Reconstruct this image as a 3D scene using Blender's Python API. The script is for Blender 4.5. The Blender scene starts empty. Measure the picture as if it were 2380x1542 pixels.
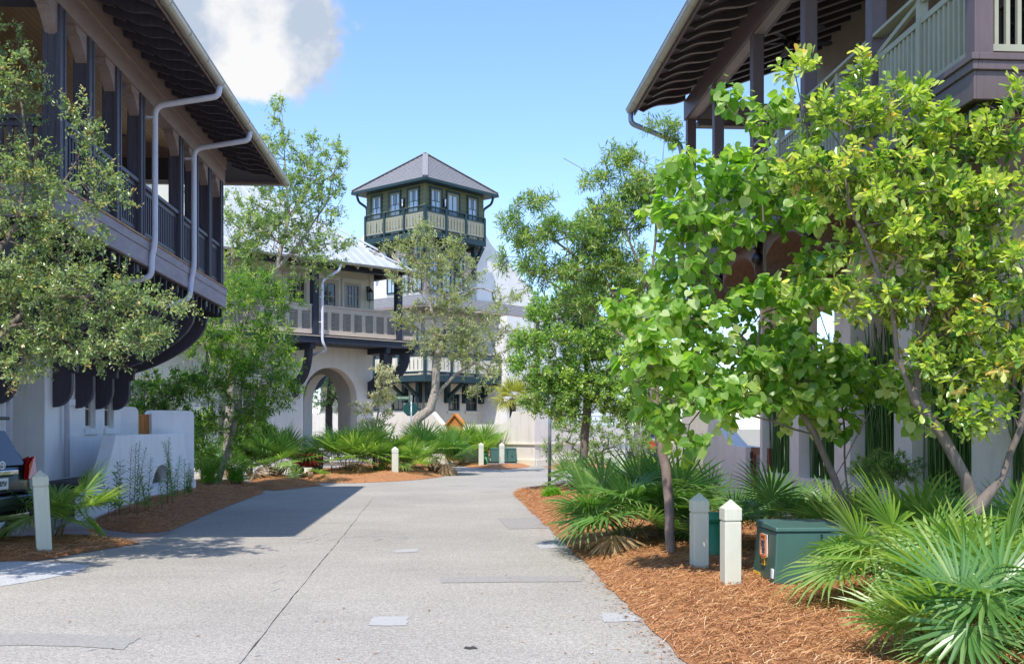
import bpy, bmesh, math, random
import numpy as np
from mathutils import Vector, Matrix, Euler, geometry
R = math.radians
scene = bpy.context.scene
COL = scene.collection
random.seed(7)
# ------------------------------------------------------------------ camera model
F, CAMZ, TH, HOR = 2450.0, 1.65, R(3.5), 992.0
FWD = Vector((math.sin(TH), math.cos(TH), 0)); RGT = Vector((math.cos(TH), -math.sin(TH), 0))
def at(px, py, D):
    return Vector((0, 0, CAMZ)) + FWD*D + RGT*((px-1190)/F*D) + Vector((0, 0, (HOR-py)/F*D))
def gnd(px, py, z=0.0):
    p = at(px, py, (CAMZ-z)*F/(py-HOR)); p.z = z; return p
def base(px, D, z=0.0):
    p = at(px, 0, D); p.z = z; return p
cam = bpy.data.cameras.new("camera"); camo = bpy.data.objects.new("camera", cam); COL.objects.link(camo)
camo.location = (0, 0, CAMZ); camo.rotation_euler = (R(90), 0, -TH)
cam.sensor_width = 36; cam.lens = 36*F/2380; cam.shift_y = (HOR-771)/2380
cam.clip_start = .1; cam.clip_end = 3000
scene.camera = camo
# ------------------------------------------------------------------ light
SD = Vector((-1.42, -4.3, 7.4)).normalized()
sun = bpy.data.lights.new("sun", 'SUN'); suno = bpy.data.objects.new("sun", sun); COL.objects.link(suno)
sun.energy = 2.6; sun.angle = R(.55); sun.color = (1, .955, .88)
suno.rotation_euler = SD.to_track_quat('Z', 'Y').to_euler(); suno.location = (-20, -40, 90)
w = bpy.data.worlds.new("World"); scene.world = w; w.use_nodes = True
nt = w.node_tree; nt.nodes.clear()
def N(t, typ, **k):
    n = t.nodes.new(typ)
    for a, b in k.items():
        if hasattr(n, a): setattr(n, a, b)
        else: n.inputs[a].default_value = b
    return n
out = N(nt, 'ShaderNodeOutputWorld'); sky = N(nt, 'ShaderNodeTexSky', sky_type='NISHITA')
sky.sun_disc = False; sky.sun_elevation = math.asin(SD.z); sky.sun_rotation = math.atan2(SD.x, SD.y)
sky.air_density = 1.0; sky.dust_density = .4; sky.ozone_density = 2.6; sky.altitude = 0
bg = N(nt, 'ShaderNodeBackground', Strength=.15); tn = N(nt, 'ShaderNodeMix', data_type='RGBA', blend_type='MULTIPLY'); tn.inputs[0].default_value = 1; nt.links.new(sky.outputs[0], tn.inputs[6]); tn.inputs[7].default_value = (.72, .80, .95, 1); nt.links.new(tn.outputs[2], bg.inputs[0])
cl = N(nt, 'ShaderNodeBackground', Strength=.45)
tc = N(nt, 'ShaderNodeTexCoord')
cc = (at(535, 55, 100)-Vector((0, 0, CAMZ))).normalized()
def cloud_mask(center, sx, sz, nscale, thr, soft, seedv):
    sub = N(nt, 'ShaderNodeVectorMath', operation='SUBTRACT'); nt.links.new(tc.outputs['Generated'], sub.inputs[0]); sub.inputs[1].default_value = center
    dv = N(nt, 'ShaderNodeVectorMath', operation='MULTIPLY'); nt.links.new(sub.outputs[0], dv.inputs[0]); dv.inputs[1].default_value = (1/sx, 1/sx, 1/sz)
    ln = N(nt, 'ShaderNodeVectorMath', operation='LENGTH'); nt.links.new(dv.outputs[0], ln.inputs[0])
    no = N(nt, 'ShaderNodeTexNoise', Scale=nscale, Detail=9.0, Roughness=.62)
    of = N(nt, 'ShaderNodeVectorMath', operation='ADD'); nt.links.new(tc.outputs['Generated'], of.inputs[0]); of.inputs[1].default_value = seedv
    nt.links.new(of.outputs[0], no.inputs['Vector'])
    m1 = N(nt, 'ShaderNodeMath', operation='MULTIPLY'); nt.links.new(no.outputs[0], m1.inputs[0]); m1.inputs[1].default_value = 1.7
    m2 = N(nt, 'ShaderNodeMath', operation='SUBTRACT'); nt.links.new(m1.outputs[0], m2.inputs[0]); nt.links.new(ln.outputs['Value'], m2.inputs[1])
    mr = N(nt, 'ShaderNodeMapRange', interpolation_type='SMOOTHSTEP'); nt.links.new(m2.outputs[0], mr.inputs[0]); mr.inputs[1].default_value = thr; mr.inputs[2].default_value = thr+soft
    return mr, no
mk, no = cloud_mask(cc, .112, .060, 11.0, -.22, .22, (3.1, .4, 1.7))
shade = N(nt, 'ShaderNodeTexNoise', Scale=14.0, Detail=5.0, Roughness=.55); nt.links.new(tc.outputs['Generated'], shade.inputs['Vector'])
cr = N(nt, 'ShaderNodeValToRGB'); nt.links.new(shade.outputs[0], cr.inputs[0])
cr.color_ramp.elements[0].position = .42; cr.color_ramp.elements[0].color = (.54, .63, .77, 1)
cr.color_ramp.elements[1].position = .60; cr.color_ramp.elements[1].color = (.97, .97, .98, 1)
nt.links.new(cr.outputs[0], cl.inputs[0])
mx = N(nt, 'ShaderNodeMixShader'); nt.links.new(mk.outputs[0], mx.inputs[0]); nt.links.new(bg.outputs[0], mx.inputs[1]); nt.links.new(cl.outputs[0], mx.inputs[2])
# thin haze of cirrus low in the sky
mk2, _ = cloud_mask((at(700, 560, 100)-Vector((0, 0, CAMZ))).normalized(), .35, .10, 5.0, -.1, 1.3, (7.3, 2.2, .3))
m3 = N(nt, 'ShaderNodeMath', operation='MULTIPLY'); nt.links.new(mk2.outputs[0], m3.inputs[0]); m3.inputs[1].default_value = .45
cl2 = N(nt, 'ShaderNodeBackground', Strength=.42); cl2.inputs[0].default_value = (.88, .93, .98, 1)
mx2 = N(nt, 'ShaderNodeMixShader'); nt.links.new(m3.outputs[0], mx2.inputs[0]); nt.links.new(mx.outputs[0], mx2.inputs[1]); nt.links.new(cl2.outputs[0], mx2.inputs[2])
nt.links.new(mx2.outputs[0], out.inputs[0])
scene.view_settings.view_transform = 'Standard'; scene.view_settings.look = 'None'
scene.view_settings.exposure = 1.14; scene.view_settings.gamma = 1
scene.cycles.max_bounces = 7; scene.cycles.diffuse_bounces = 4; scene.cycles.transmission_bounces = 4; scene.cycles.use_denoising = True
# ------------------------------------------------------------------ materials
def newmat(name):
    m = bpy.data.materials.new(name); m.use_nodes = True
    return m, m.node_tree, m.node_tree.nodes['Principled BSDF']
def mat(name, col, rough=.6, metal=0.0, var=.14, vscale=3.0, bump=0.0, bscale=60.0, spec=.4, stretch=(1, 1, 1), stain=0.0):
    m, t, p = newmat(name)
    p.inputs['Roughness'].default_value = rough; p.inputs['Metallic'].default_value = metal
    p.inputs['Specular IOR Level'].default_value = spec
    tcn = N(t, 'ShaderNodeTexCoord'); mp = N(t, 'ShaderNodeMapping'); t.links.new(tcn.outputs['Object'], mp.inputs[0]); mp.inputs['Scale'].default_value = stretch
    no = N(t, 'ShaderNodeTexNoise', Scale=vscale, Detail=7.0, Roughness=.65); t.links.new(mp.outputs[0], no.inputs['Vector'])
    mr = N(t, 'ShaderNodeMapRange'); t.links.new(no.outputs[0], mr.inputs[0]); mr.inputs[1].default_value = .3; mr.inputs[2].default_value = .7
    mr.inputs[3].default_value = 1-var; mr.inputs[4].default_value = 1+var
    vm = N(t, 'ShaderNodeVectorMath', operation='SCALE'); vm.inputs[0].default_value = col; t.links.new(mr.outputs[0], vm.inputs['Scale'])
    last = vm.outputs[0]
    if stain:
        n2 = N(t, 'ShaderNodeTexNoise', Scale=1.6, Detail=6.0, Roughness=.7)
        mp2 = N(t, 'ShaderNodeMapping'); mp2.inputs['Scale'].default_value = (3.0, 3.0, .35); t.links.new(tcn.outputs['Object'], mp2.inputs[0]); t.links.new(mp2.outputs[0], n2.inputs['Vector'])
        r2 = N(t, 'ShaderNodeMapRange'); t.links.new(n2.outputs[0], r2.inputs[0]); r2.inputs[1].default_value = .52; r2.inputs[2].default_value = .75; r2.inputs[3].default_value = 1; r2.inputs[4].default_value = 1-stain
        v2 = N(t, 'ShaderNodeVectorMath', operation='SCALE'); t.links.new(last, v2.inputs[0]); t.links.new(r2.outputs[0], v2.inputs['Scale']); last = v2.outputs[0]
    t.links.new(last, p.inputs['Base Color'])
    if bump:
        nb = N(t, 'ShaderNodeTexNoise', Scale=bscale, Detail=5.0); t.links.new(mp.outputs[0], nb.inputs['Vector'])
        b = N(t, 'ShaderNodeBump', Strength=bump, Distance=.02); t.links.new(nb.outputs[0], b.inputs['Height']); t.links.new(b.outputs[0], p.inputs['Normal'])
    return m
def plank_mat(name, c1, c2, axis, width, rough=.6):
    m, t, p = newmat(name); p.inputs['Roughness'].default_value = rough
    tcn = N(t, 'ShaderNodeTexCoord'); sx = N(t, 'ShaderNodeSeparateXYZ'); t.links.new(tcn.outputs['Object'], sx.inputs[0])
    d = N(t, 'ShaderNodeMath', operation='DIVIDE'); t.links.new(sx.outputs[axis], d.inputs[0]); d.inputs[1].default_value = width
    fl = N(t, 'ShaderNodeMath', operation='FLOOR'); t.links.new(d.outputs[0], fl.inputs[0])
    wn = N(t, 'ShaderNodeTexWhiteNoise', noise_dimensions='1D'); t.links.new(fl.outputs[0], wn.inputs['W'])
    no = N(t, 'ShaderNodeTexNoise', Scale=2.5, Detail=6.0, Roughness=.7)
    mp = N(t, 'ShaderNodeMapping'); sc = [6, 6, 6]; sc[0 if axis != 0 else 1] = .6; mp.inputs['Scale'].default_value = sc
    t.links.new(tcn.outputs['Object'], mp.inputs[0]); t.links.new(mp.outputs[0], no.inputs['Vector'])
    ad = N(t, 'ShaderNodeMath', operation='ADD'); t.links.new(wn.outputs[0], ad.inputs[0]); t.links.new(no.outputs[0], ad.inputs[1])
    hf = N(t, 'ShaderNodeMath', operation='MULTIPLY'); t.links.new(ad.outputs[0], hf.inputs[0]); hf.inputs[1].default_value = .55
    mix = N(t, 'ShaderNodeMix', data_type='RGBA'); t.links.new(hf.outputs[0], mix.inputs[0]); mix.inputs[6].default_value = (*c1, 1); mix.inputs[7].default_value = (*c2, 1)
    fr = N(t, 'ShaderNodeMath', operation='FRACT'); t.links.new(d.outputs[0], fr.inputs[0])
    gt = N(t, 'ShaderNodeMath', operation='LESS_THAN'); t.links.new(fr.outputs[0], gt.inputs[0]); gt.inputs[1].default_value = .07
    mix2 = N(t, 'ShaderNodeMix', data_type='RGBA'); t.links.new(gt.outputs[0], mix2.inputs[0]); t.links.new(mix.outputs[2], mix2.inputs[6]); mix2.inputs[7].default_value = (c1[0]*.35, c1[1]*.35, c1[2]*.35, 1)
    t.links.new(mix2.outputs[2], p.inputs['Base Color'])
    return m
def glass_mat(name, col, rough=.04, spec=.9):
    m, t, p = newmat(name); p.inputs['Base Color'].default_value = (*col, 1); p.inputs['Roughness'].default_value = rough
    p.inputs['Specular IOR Level'].default_value = spec
    no = N(t, 'ShaderNodeTexNoise', Scale=1.3, Detail=2.0); tcn = N(t, 'ShaderNodeTexCoord'); t.links.new(tcn.outputs['Object'], no.inputs['Vector'])
    b = N(t, 'ShaderNodeBump', Strength=.05, Distance=.05); t.links.new(no.outputs[0], b.inputs['Height']); t.links.new(b.outputs[0], p.inputs['Normal'])
    return m
def leaf_mat(name, ramp, rough=.38, trans=.35, spec=.45):
    m, t, p = newmat(name); p.inputs['Roughness'].default_value = rough; p.inputs['Specular IOR Level'].default_value = spec
    a = N(t, 'ShaderNodeAttribute', attribute_name='tint')
    cr = N(t, 'ShaderNodeValToRGB'); t.links.new(a.outputs['Fac'], cr.inputs[0])
    e = cr.color_ramp.elements
    e[0].position = ramp[0][0]; e[0].color = (*ramp[0][1], 1); e[1].position = ramp[-1][0]; e[1].color = (*ramp[-1][1], 1)
    for pos, c in ramp[1:-1]:
        x = e.new(pos); x.color = (*c, 1)
    t.links.new(cr.outputs[0], p.inputs['Base Color'])
    tr = N(t, 'ShaderNodeBsdfTranslucent'); hv = N(t, 'ShaderNodeMix', data_type='RGBA', blend_type='MULTIPLY'); hv.inputs[0].default_value = 1
    t.links.new(cr.outputs[0], hv.inputs[6]); hv.inputs[7].default_value = (2.0, 2.0, .75, 1); t.links.new(hv.outputs[2], tr.inputs[0])
    ms = N(t, 'ShaderNodeMixShader'); ms.inputs[0].default_value = min(.55, trans*1.35)
    t.links.new(p.outputs[0], ms.inputs[1]); t.links.new(tr.outputs[0], ms.inputs[2])
    t.links.new(ms.outputs[0], t.nodes['Material Output'].inputs[0])
    return m
def tint_mat(name, ramp, rough=.7):
    return leaf_mat(name, ramp, rough, 0.0, .2)
WV = (12, 12, .8)
M = dict(
 h1_dark=mat("slate_black_paint", (.066, .058, .078), .5, var=.22, bump=.15, bscale=30, stretch=(9, 9, 1)),
 h1_beam=mat("taupe_painted_beam", (.27, .205, .19), .6, var=.18, bump=.15, bscale=25, stretch=(1, 9, 9)),
 h1_fascia=mat("weathered_mauve_board", (.29, .255, .28), .65, var=.22, vscale=2, bump=.2, bscale=20, stretch=(1, 6, 6)),
 h1_floor=mat("orange_brown_deck_edge", (.36, .19, .09), .6, var=.3),
 white_stucco=mat("white_stucco", (.90, .885, .86), .9, var=.05, vscale=1.5, bump=.5, bscale=55, stain=.13),
 ceil_wood=plank_mat("tan_plank_ceiling", (.44, .27, .14), (.66, .45, .26), 1, .14),
 cream=mat("cream_paint", (.66, .60, .47), .7, var=.06),
 roof_gray=mat("grey_roof_metal", (.42, .43, .45), .45, metal=.3, var=.12),
 gutter=mat("pewter_gutter", (.46, .45, .40), .42, metal=.45, var=.1, vscale=2),
 spout=mat("lavender_white_downspout", (.64, .64, .73), .4, var=.06),
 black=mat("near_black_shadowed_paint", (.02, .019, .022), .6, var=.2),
 plat=mat("dark_porch_boards", (.10, .09, .095), .6, var=.3),
 h2_trim=mat("navy_black_trim", (.022, .027, .048), .5, var=.25, bump=.1, bscale=30),
 h2_rail=mat("taupe_railing", (.50, .42, .35), .6, var=.07),
 h2_slat=mat("taupe_louvre_slats", (.36, .30, .25), .6, var=.1),
 siding=mat("cream_siding", (.74, .67, .53), .65, var=.07),
 h2_frame=mat("pale_window_frame", (.70, .63, .53), .55, var=.05),
 stucco=mat("warm_white_stucco", (.78, .74, .68), .9, var=.06, vscale=1.2, bump=.45, bscale=45, stain=.16),
 metal_roof=mat("galvalume_roof", (.60, .61, .61), .38, metal=.4, var=.08, vscale=1.0),
 glass=glass_mat("dark_glass", (.018, .022, .026)),
 glass_lt=glass_mat("sky_lit_glass", (.40, .48, .54), .08),  # pale base stands for reflected sky and white curtains behind the panes
 brown_door=mat("red_brown_door", (.20, .065, .035), .45, var=.25, stretch=WV),
 tw_siding=mat("olive_green_siding", (.135, .145, .068), .65, var=.12),
 tw_trim=mat("dark_teal_trim", (.014, .038, .043), .5, var=.2),
 tw_panel=mat("khaki_panel", (.28, .27, .19), .65, var=.07),
 tw_sash=mat("sage_sash", (.22, .22, .14), .6, var=.08),
 shingle=mat("weathered_cedar_shingles", (.225, .218, .222), .85, var=.35, vscale=5, stretch=(3, 3, 3), bump=.3, bscale=20),
 tan_stucco=mat("sand_stucco", (.63, .55, .44), .9, var=.05, vscale=1.2, bump=.4, bscale=45, stain=.16),
 wall_stucco=mat("cream_garden_stucco", (.68, .62, .54), .9, var=.06, vscale=1.3, bump=.2, bscale=70, stain=.22),
 h3_trim=mat("plum_brown_trim", (.12, .088, .088), .5, var=.12, bump=.08, bscale=30, stretch=(6, 6, 1)),
 h3_beam=mat("plum_brown_beam", (.14, .10, .098), .5, var=.12),
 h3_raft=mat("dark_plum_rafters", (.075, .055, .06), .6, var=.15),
 h3_bounce=mat("pale_bounce_light", (.36, .31, .30), .6, var=.1),  # pale colour stands in for light bounced onto the porch undersides
 h3_rail=mat("sage_railing", (.33, .33, .235), .6, var=.08),
 h3_wall=mat("tan_house_wall", (.44, .35, .25), .85, var=.06, bump=.1),
 h3_pillar=mat("pinkish_stucco_pillars", (.86, .77, .69), .9, var=.05, bump=.4, bscale=50, stain=.15),
 vault=mat("brown_vault_boards", (.17, .10, .065), .6, var=.3, stretch=(1, 8, 8)),
 orange_wood=mat("orange_cedar", (.50, .20, .045), .6, var=.25, stretch=WV),
 bollard=mat("pale_sage_paint", (.60, .60, .48), .55, var=.07, stretch=(6, 6, .6), bump=.12, bscale=20, stain=.12),
 xf_green=mat("transformer_green", (.05, .115, .09), .42, var=.1, vscale=2, spec=.5),
 xf_dark=mat("dark_pad_green", (.02, .05, .042), .6),
 concrete=mat("grey_pad_concrete", (.25, .22, .20), .9, var=.2),
 ped=mat("pedestal_green", (.02, .17, .075), .45, var=.1),
 galv=mat("galvanised_pole", (.30, .34, .38), .45, metal=.4, var=.15, vscale=6),
 sign_green=mat("sign_back_green", (.006, .072, .065), .5, var=.1),
 st_green=mat("street_sign_green", (.05, .14, .075), .45, var=.06),
 white=mat("white_paint", (.8, .8, .78), .5, var=.03),
 orange=mat("label_orange", (.75, .21, .06), .5, var=.05),
 yellow=mat("marking_yellow", (.70, .38, .03), .5, var=.05),
 ink=mat("black_ink", (.012, .012, .014), .5),
 bark=mat("grey_brown_bark", (.17, .135, .11), .9, var=.4, vscale=9, bump=.6, bscale=30, stretch=(1, 1, .3)),
 bark_lt=mat("pale_mottled_bark", (.34, .29, .24), .9, var=.45, vscale=12, bump=.6, bscale=30),
 bark_dk=mat("dark_bark", (.07, .055, .048), .9, var=.4, vscale=10, bump=.6),
 bark_pink=mat("reddish_grey_bark", (.24, .175, .145), .85, var=.35, vscale=10, bump=.5, bscale=25, stretch=(1, 1, .4)),
 stem=mat("palmetto_stem", (.22, .15, .085), .8, var=.4, vscale=12, bump=.4),
 car_gray=mat("pewter_car_paint", (.05, .062, .07), .22, metal=.7, var=.03, spec=.8),
 car_blue=mat("dark_blue_car_paint", (.02, .03, .06), .2, metal=.5, var=.03, spec=.8),
 chrome=mat("chrome", (.75, .76, .78), .12, metal=1.0, var=.02),
 rubber=mat("black_rubber", (.015, .015, .016), .75),
 red_lens=mat("red_lamp_lens", (.55, .012, .015), .15, var=.05, spec=.8),
 red_cloth=mat("red_wagon_fabric", (.36, .012, .018), .8, var=.12),
 blue_plastic=mat("navy_plastic", (.012, .03, .13), .4),
 teal=mat("dark_teal_plastic", (.01, .09, .08), .4),
 yellow_cloth=mat("mustard_cloth", (.66, .30, .02), .7, var=.12),
 iron=mat("dark_bronze", (.045, .036, .034), .35, metal=.6, var=.15),
 bluegray=mat("blue_grey_patch", (.405, .392, .37), .8, var=.12, vscale=20, bump=.2),
 dk_patch=mat("dark_asphalt_patch", (.315, .292, .262), .85, var=.25, vscale=30, bump=.3, bscale=200),
 crack=mat("crack_dirt", (.05, .045, .04), .95, var=.4),
 chalk=mat("pale_scuff", (.42, .415, .40), .9, var=.2, vscale=20),
)
LG = dict(
 oak=leaf_mat("live_oak_leaf", [(0, (.065, .145, .060)), (.45, (.21, .31, .13)), (.85, (.44, .52, .26)), (1, (.60, .42, .18))], .28, .25, .6),
 oak_gray=leaf_mat("grey_green_oak_leaf", [(0, (0.133, 0.189, 0.081)), (.5, (0.281, 0.338, 0.155)), (1, (0.505, 0.513, 0.270))], .42, .3),
 oak_mid=leaf_mat("mid_green_oak_leaf", [(0, (0.083, 0.167, 0.052)), (.55, (0.226, 0.348, 0.116)), (1, (0.452, 0.493, 0.174))], .36, .3),
 willow=leaf_mat("bright_willow_oak_leaf", [(0, (.035, .105, .022)), (.55, (.105, .235, .042)), (1, (.36, .48, .10))], .35, .38),
 narrow=leaf_mat("narrow_dark_leaf", [(0, (.065, .16, .05)), (.6, (.22, .36, .115)), (1, (.52, .56, .20))], .30, .3),
 round=leaf_mat("dense_oak_leaf", [(0, (.07, .19, .045)), (.5, (.21, .38, .085)), (1, (.50, .60, .18))], .28, .3, .6),
 magn=leaf_mat("leathery_olive_leaf", [(0, (.032, .125, .036)), (.3, (.15, .28, .05)), (.65, (.40, .50, .10)), (.96, (.62, .64, .24)), (1, (.56, .38, .16))], .25, .32, .65),
 bud=leaf_mat("heart_leaf", [(0, (.055, .155, .022)), (.35, (.155, .31, .045)), (.7, (.32, .46, .11)), (1, (.55, .60, .32))], .36, .42, .5),
 silver=leaf_mat("silvery_leaf", [(0, (0.287, 0.310, 0.196)), (.6, (0.454, 0.460, 0.310)), (1, (0.598, 0.575, 0.414))], .5, .25),
 frond=leaf_mat("palmetto_frond", [(0, (.045, .14, .032)), (.5, (.12, .25, .06)), (1, (.30, .40, .13))], .32, .25, .55),
 frond_lt=leaf_mat("palmetto_frond_bright", [(0, (.07, .18, .032)), (.5, (.19, .33, .07)), (1, (.44, .52, .17))], .34, .3, .55),
 palm=leaf_mat("yellow_green_palm_leaf", [(0, (0.187, 0.240, 0.040)), (.6, (0.374, 0.370, 0.090)), (1, (0.520, 0.420, 0.120))], .45, .3),
 reed=leaf_mat("horsetail_green", [(0, (.035, .11, .02)), (.6, (.10, .26, .04)), (1, (.28, .44, .09))], .4, .1),
 weed=leaf_mat("weed_green", [(0, (0.068, 0.182, 0.065)), (.6, (0.162, 0.312, 0.104)), (1, (0.379, 0.442, 0.156))], .5, .3),
 fern=leaf_mat("fern_green", [(0, (0.050, 0.204, 0.022)), (.6, (0.150, 0.384, 0.036)), (1, (0.374, 0.552, 0.084))], .45, .35),
 dry=leaf_mat('dry_frond_brown', [(0, (.16, .09, .04)), (.5, (.33, .21, .10)), (1, (.48, .36, .20))], .7, .15, .2),
 straw=tint_mat("pine_straw_needle", [(0, (.17, .068, .03)), (.5, (.50, .235, .09)), (.85, (.64, .38, .19)), (1, (.66, .46, .27))], .8),
)
# ------------------------------------------------------------------ object helpers
def empty(name, label, cat, loc=(0, 0, 0), rz=0.0, group=None):
    o = bpy.data.objects.new(name, None); COL.objects.link(o); o.location = loc; o.rotation_euler = (0, 0, rz)
    o.empty_display_size = .2
    return tag(o, label, cat, group)
def tag(o, label=None, cat=None, group=None, kind=None):
    if label: o['label'] = label
    if cat: o['category'] = cat
    if group: o['group'] = group
    if kind: o['kind'] = kind
    return o
def inst(o, parent, loc, rot=(0, 0, 0), scale=None):
    c = o.copy(); COL.objects.link(c); c.parent = parent; c.location = loc; c.rotation_euler = rot
    if scale: c.scale = scale
    return c
def chain(o):
    m = Matrix.Identity(4)
    while o is not None:
        m = (Matrix.Translation(o.location) @ o.rotation_euler.to_matrix().to_4x4()) @ m; o = o.parent
    return m
class MB:
    def __init__(s, M0=None): s.v = []; s.f = []; s.M = M0; s.sm = []
    def add(s, vs, fs, smooth=False):
        b = len(s.v)
        for p in vs:
            p = Vector(p); s.v.append(s.M @ p if s.M is not None else p)
        for f in fs: s.f.append([b+i for i in f]); s.sm.append(smooth)
        return s
    def box(s, x0, x1, y0, y1, z0, z1):
        return s.add([(x0, y0, z0), (x1, y0, z0), (x1, y1, z0), (x0, y1, z0), (x0, y0, z1), (x1, y0, z1), (x1, y1, z1), (x0, y1, z1)],
                     [(3, 2, 1, 0), (4, 5, 6, 7), (0, 1, 5, 4), (1, 2, 6, 5), (2, 3, 7, 6), (3, 0, 4, 7)])
    def bar(s, p, q, w, h, up=(0, 0, 1)):
        p = Vector(p); q = Vector(q); d = (q-p).normalized(); u = Vector(up)
        if abs(d.dot(u)) > .98: u = Vector((0, 1, 0))
        a = d.cross(u).normalized()*w/2; b = a.cross(d).normalized()*h/2
        return s.add([p-a-b, p+a-b, p+a+b, p-a+b, q-a-b, q+a-b, q+a+b, q-a+b],
                     [(3, 2, 1, 0), (4, 5, 6, 7), (0, 1, 5, 4), (1, 2, 6, 5), (2, 3, 7, 6), (3, 0, 4, 7)])
    def tube(s, pts, r, n=10, cap=True):
        pts = [Vector(p) for p in pts]; rs = r if isinstance(r, (list, tuple)) else [r]*len(pts); vs = []; a = None
        for i, p in enumerate(pts):
            d = (pts[min(i+1, len(pts)-1)]-pts[max(i-1, 0)]).normalized()
            if a is None: a = d.orthogonal().normalized()
            a = (a-d*a.dot(d)).normalized(); b = d.cross(a)
            for k in range(n):
                t = 2*math.pi*k/n; vs.append(p+(a*math.cos(t)+b*math.sin(t))*rs[i])
        fs = [(i*n+k, i*n+(k+1) % n, (i+1)*n+(k+1) % n, (i+1)*n+k) for i in range(len(pts)-1) for k in range(n)]
        s.add(vs, fs, True)
        if cap:
            b0 = len(s.v)-len(vs); s.f.append([b0+k for k in range(n)][::-1]); s.f.append([b0+(len(pts)-1)*n+k for k in range(n)]); s.sm += [False, False]
        return s
    def lathe(s, prof, c=(0, 0, 0), n=16):
        return s.tube([(c[0], c[1], c[2]+z) for r, z in prof], [max(r, 1e-4) for r, z in prof], n)
    def prism(s, poly, a0, a1, axis='y', holes=()):
        def P(u, v, a): return (u, a, v) if axis == 'y' else (a, u, v) if axis == 'x' else (u, v, a)
        loops = [poly]+list(holes); flat = [p for l in loops for p in l]; n = len(flat)
        tris = geometry.tessellate_polygon([[Vector((p[0], p[1], 0)) for p in l] for l in loops])
        vs = [P(u, v, a0) for u, v in flat]+[P(u, v, a1) for u, v in flat]
        fs = [tuple(t) for t in tris]+[tuple(n+i for i in reversed(t)) for t in tris]
        o = 0
        for l in loops:
            m = len(l); fs += [(o+i, o+(i+1) % m, n+o+(i+1) % m, n+o+i) for i in range(m)]; o += m
        return s.add(vs, fs)
    def wall(s, x0, x1, z0, z1, ops, y0, y1):
        xs = sorted({x0, x1, *[v for o in ops for v in o[:2]]}); zs = sorted({z0, z1, *[v for o in ops for v in o[2:]]})
        inh = lambda x, z: any(o[0] < x < o[1] and o[2] < z < o[3] for o in ops)
        G = [[not inh((xs[i]+xs[i+1])/2, (zs[j]+zs[j+1])/2) for j in range(len(zs)-1)] for i in range(len(xs)-1)]
        g = lambda i, j: 0 <= i < len(xs)-1 and 0 <= j < len(zs)-1 and G[i][j]
        for i in range(len(xs)-1):
            for j in range(len(zs)-1):
                if not G[i][j]: continue
                a, b, c, d = xs[i], xs[i+1], zs[j], zs[j+1]
                s.add([(a, y0, c), (b, y0, c), (b, y0, d), (a, y0, d)], [(0, 1, 2, 3)])
                s.add([(a, y1, c), (b, y1, c), (b, y1, d), (a, y1, d)], [(3, 2, 1, 0)])
                if not g(i-1, j): s.add([(a, y0, c), (a, y0, d), (a, y1, d), (a, y1, c)], [(0, 1, 2, 3)])
                if not g(i+1, j): s.add([(b, y0, c), (b, y1, c), (b, y1, d), (b, y0, d)], [(0, 1, 2, 3)])
                if not g(i, j-1): s.add([(a, y0, c), (a, y1, c), (b, y1, c), (b, y0, c)], [(0, 1, 2, 3)])
                if not g(i, j+1): s.add([(a, y0, d), (b, y0, d), (b, y1, d), (a, y1, d)], [(0, 1, 2, 3)])
        return s
    def siding(s, x0, x1, z0, z1, ops, y, h=.17, lip=.022):
        n = max(1, round((z1-z0)/h)); h = (z1-z0)/n
        for k in range(n):
            a, b = z0+k*h, z0+(k+1)*h; seg = [(x0, x1)]
            for o in ops:
                if o[2] < b and o[3] > a:
                    seg = [t for q in seg for t in ((q[0], min(q[1], o[0])), (max(q[0], o[1]), q[1])) if t[1]-t[0] > .01]
            for p, q in seg:
                s.add([(p, y-lip, a), (q, y-lip, a), (q, y, b), (p, y, b), (p, y+.02, a), (q, y+.02, a), (q, y+.02, b), (p, y+.02, b)],
                      [(0, 1, 2, 3), (0, 4, 5, 1), (1, 5, 6, 2), (0, 3, 7, 4), (7, 3, 2, 6)])
        return s
    def build(s, name, material, parent=None, world=False, bevel=0, loc=None):
        vs = s.v
        if world and parent is not None:
            im = chain(parent).inverted(); vs = [im @ v for v in vs]
        if loc is not None: vs = [v-Vector(loc) for v in vs]
        me = bpy.data.meshes.new(name); me.from_pydata([tuple(v) for v in vs], [], s.f)
        me.polygons.foreach_set('use_smooth', s.sm)
        bm = bmesh.new(); bm.from_mesh(me); bmesh.ops.recalc_face_normals(bm, faces=bm.faces); bm.to_mesh(me); bm.free()
        me.materials.append(material)
        o = bpy.data.objects.new(name, me); COL.objects.link(o)
        if loc is not None: o.location = loc
        if parent is not None: o.parent = parent
        if bevel:
            b = o.modifiers.new('bevel', 'BEVEL'); b.width = bevel; b.segments = 2; b.limit_method = 'ANGLE'; b.angle_limit = R(40)
        return o
def rotz(deg, loc=(0, 0, 0)): return Matrix.Translation(loc) @ Matrix.Rotation(R(deg), 4, 'Z')
def text(name, s, size, Mx, material, parent, world=False, ext=.003, sx=1.0):
    c = bpy.data.curves.new(name, 'FONT'); c.body = s; c.size = size; c.extrude = ext; c.align_x = 'CENTER'; c.align_y = 'CENTER'
    t = bpy.data.objects.new(name+"_curve", c); me = bpy.data.meshes.new_from_object(t); me.name = name
    bpy.data.objects.remove(t); bpy.data.curves.remove(c)
    me.transform(Mx @ Matrix.Diagonal((sx, 1, 1, 1)))
    if world: me.transform(chain(parent).inverted())
    me.materials.append(material); o = bpy.data.objects.new(name, me); COL.objects.link(o); o.parent = parent
    return o
UP_TXT = Matrix.Rotation(R(90), 4, 'X')     # text in the xz plane, read from -y
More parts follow.
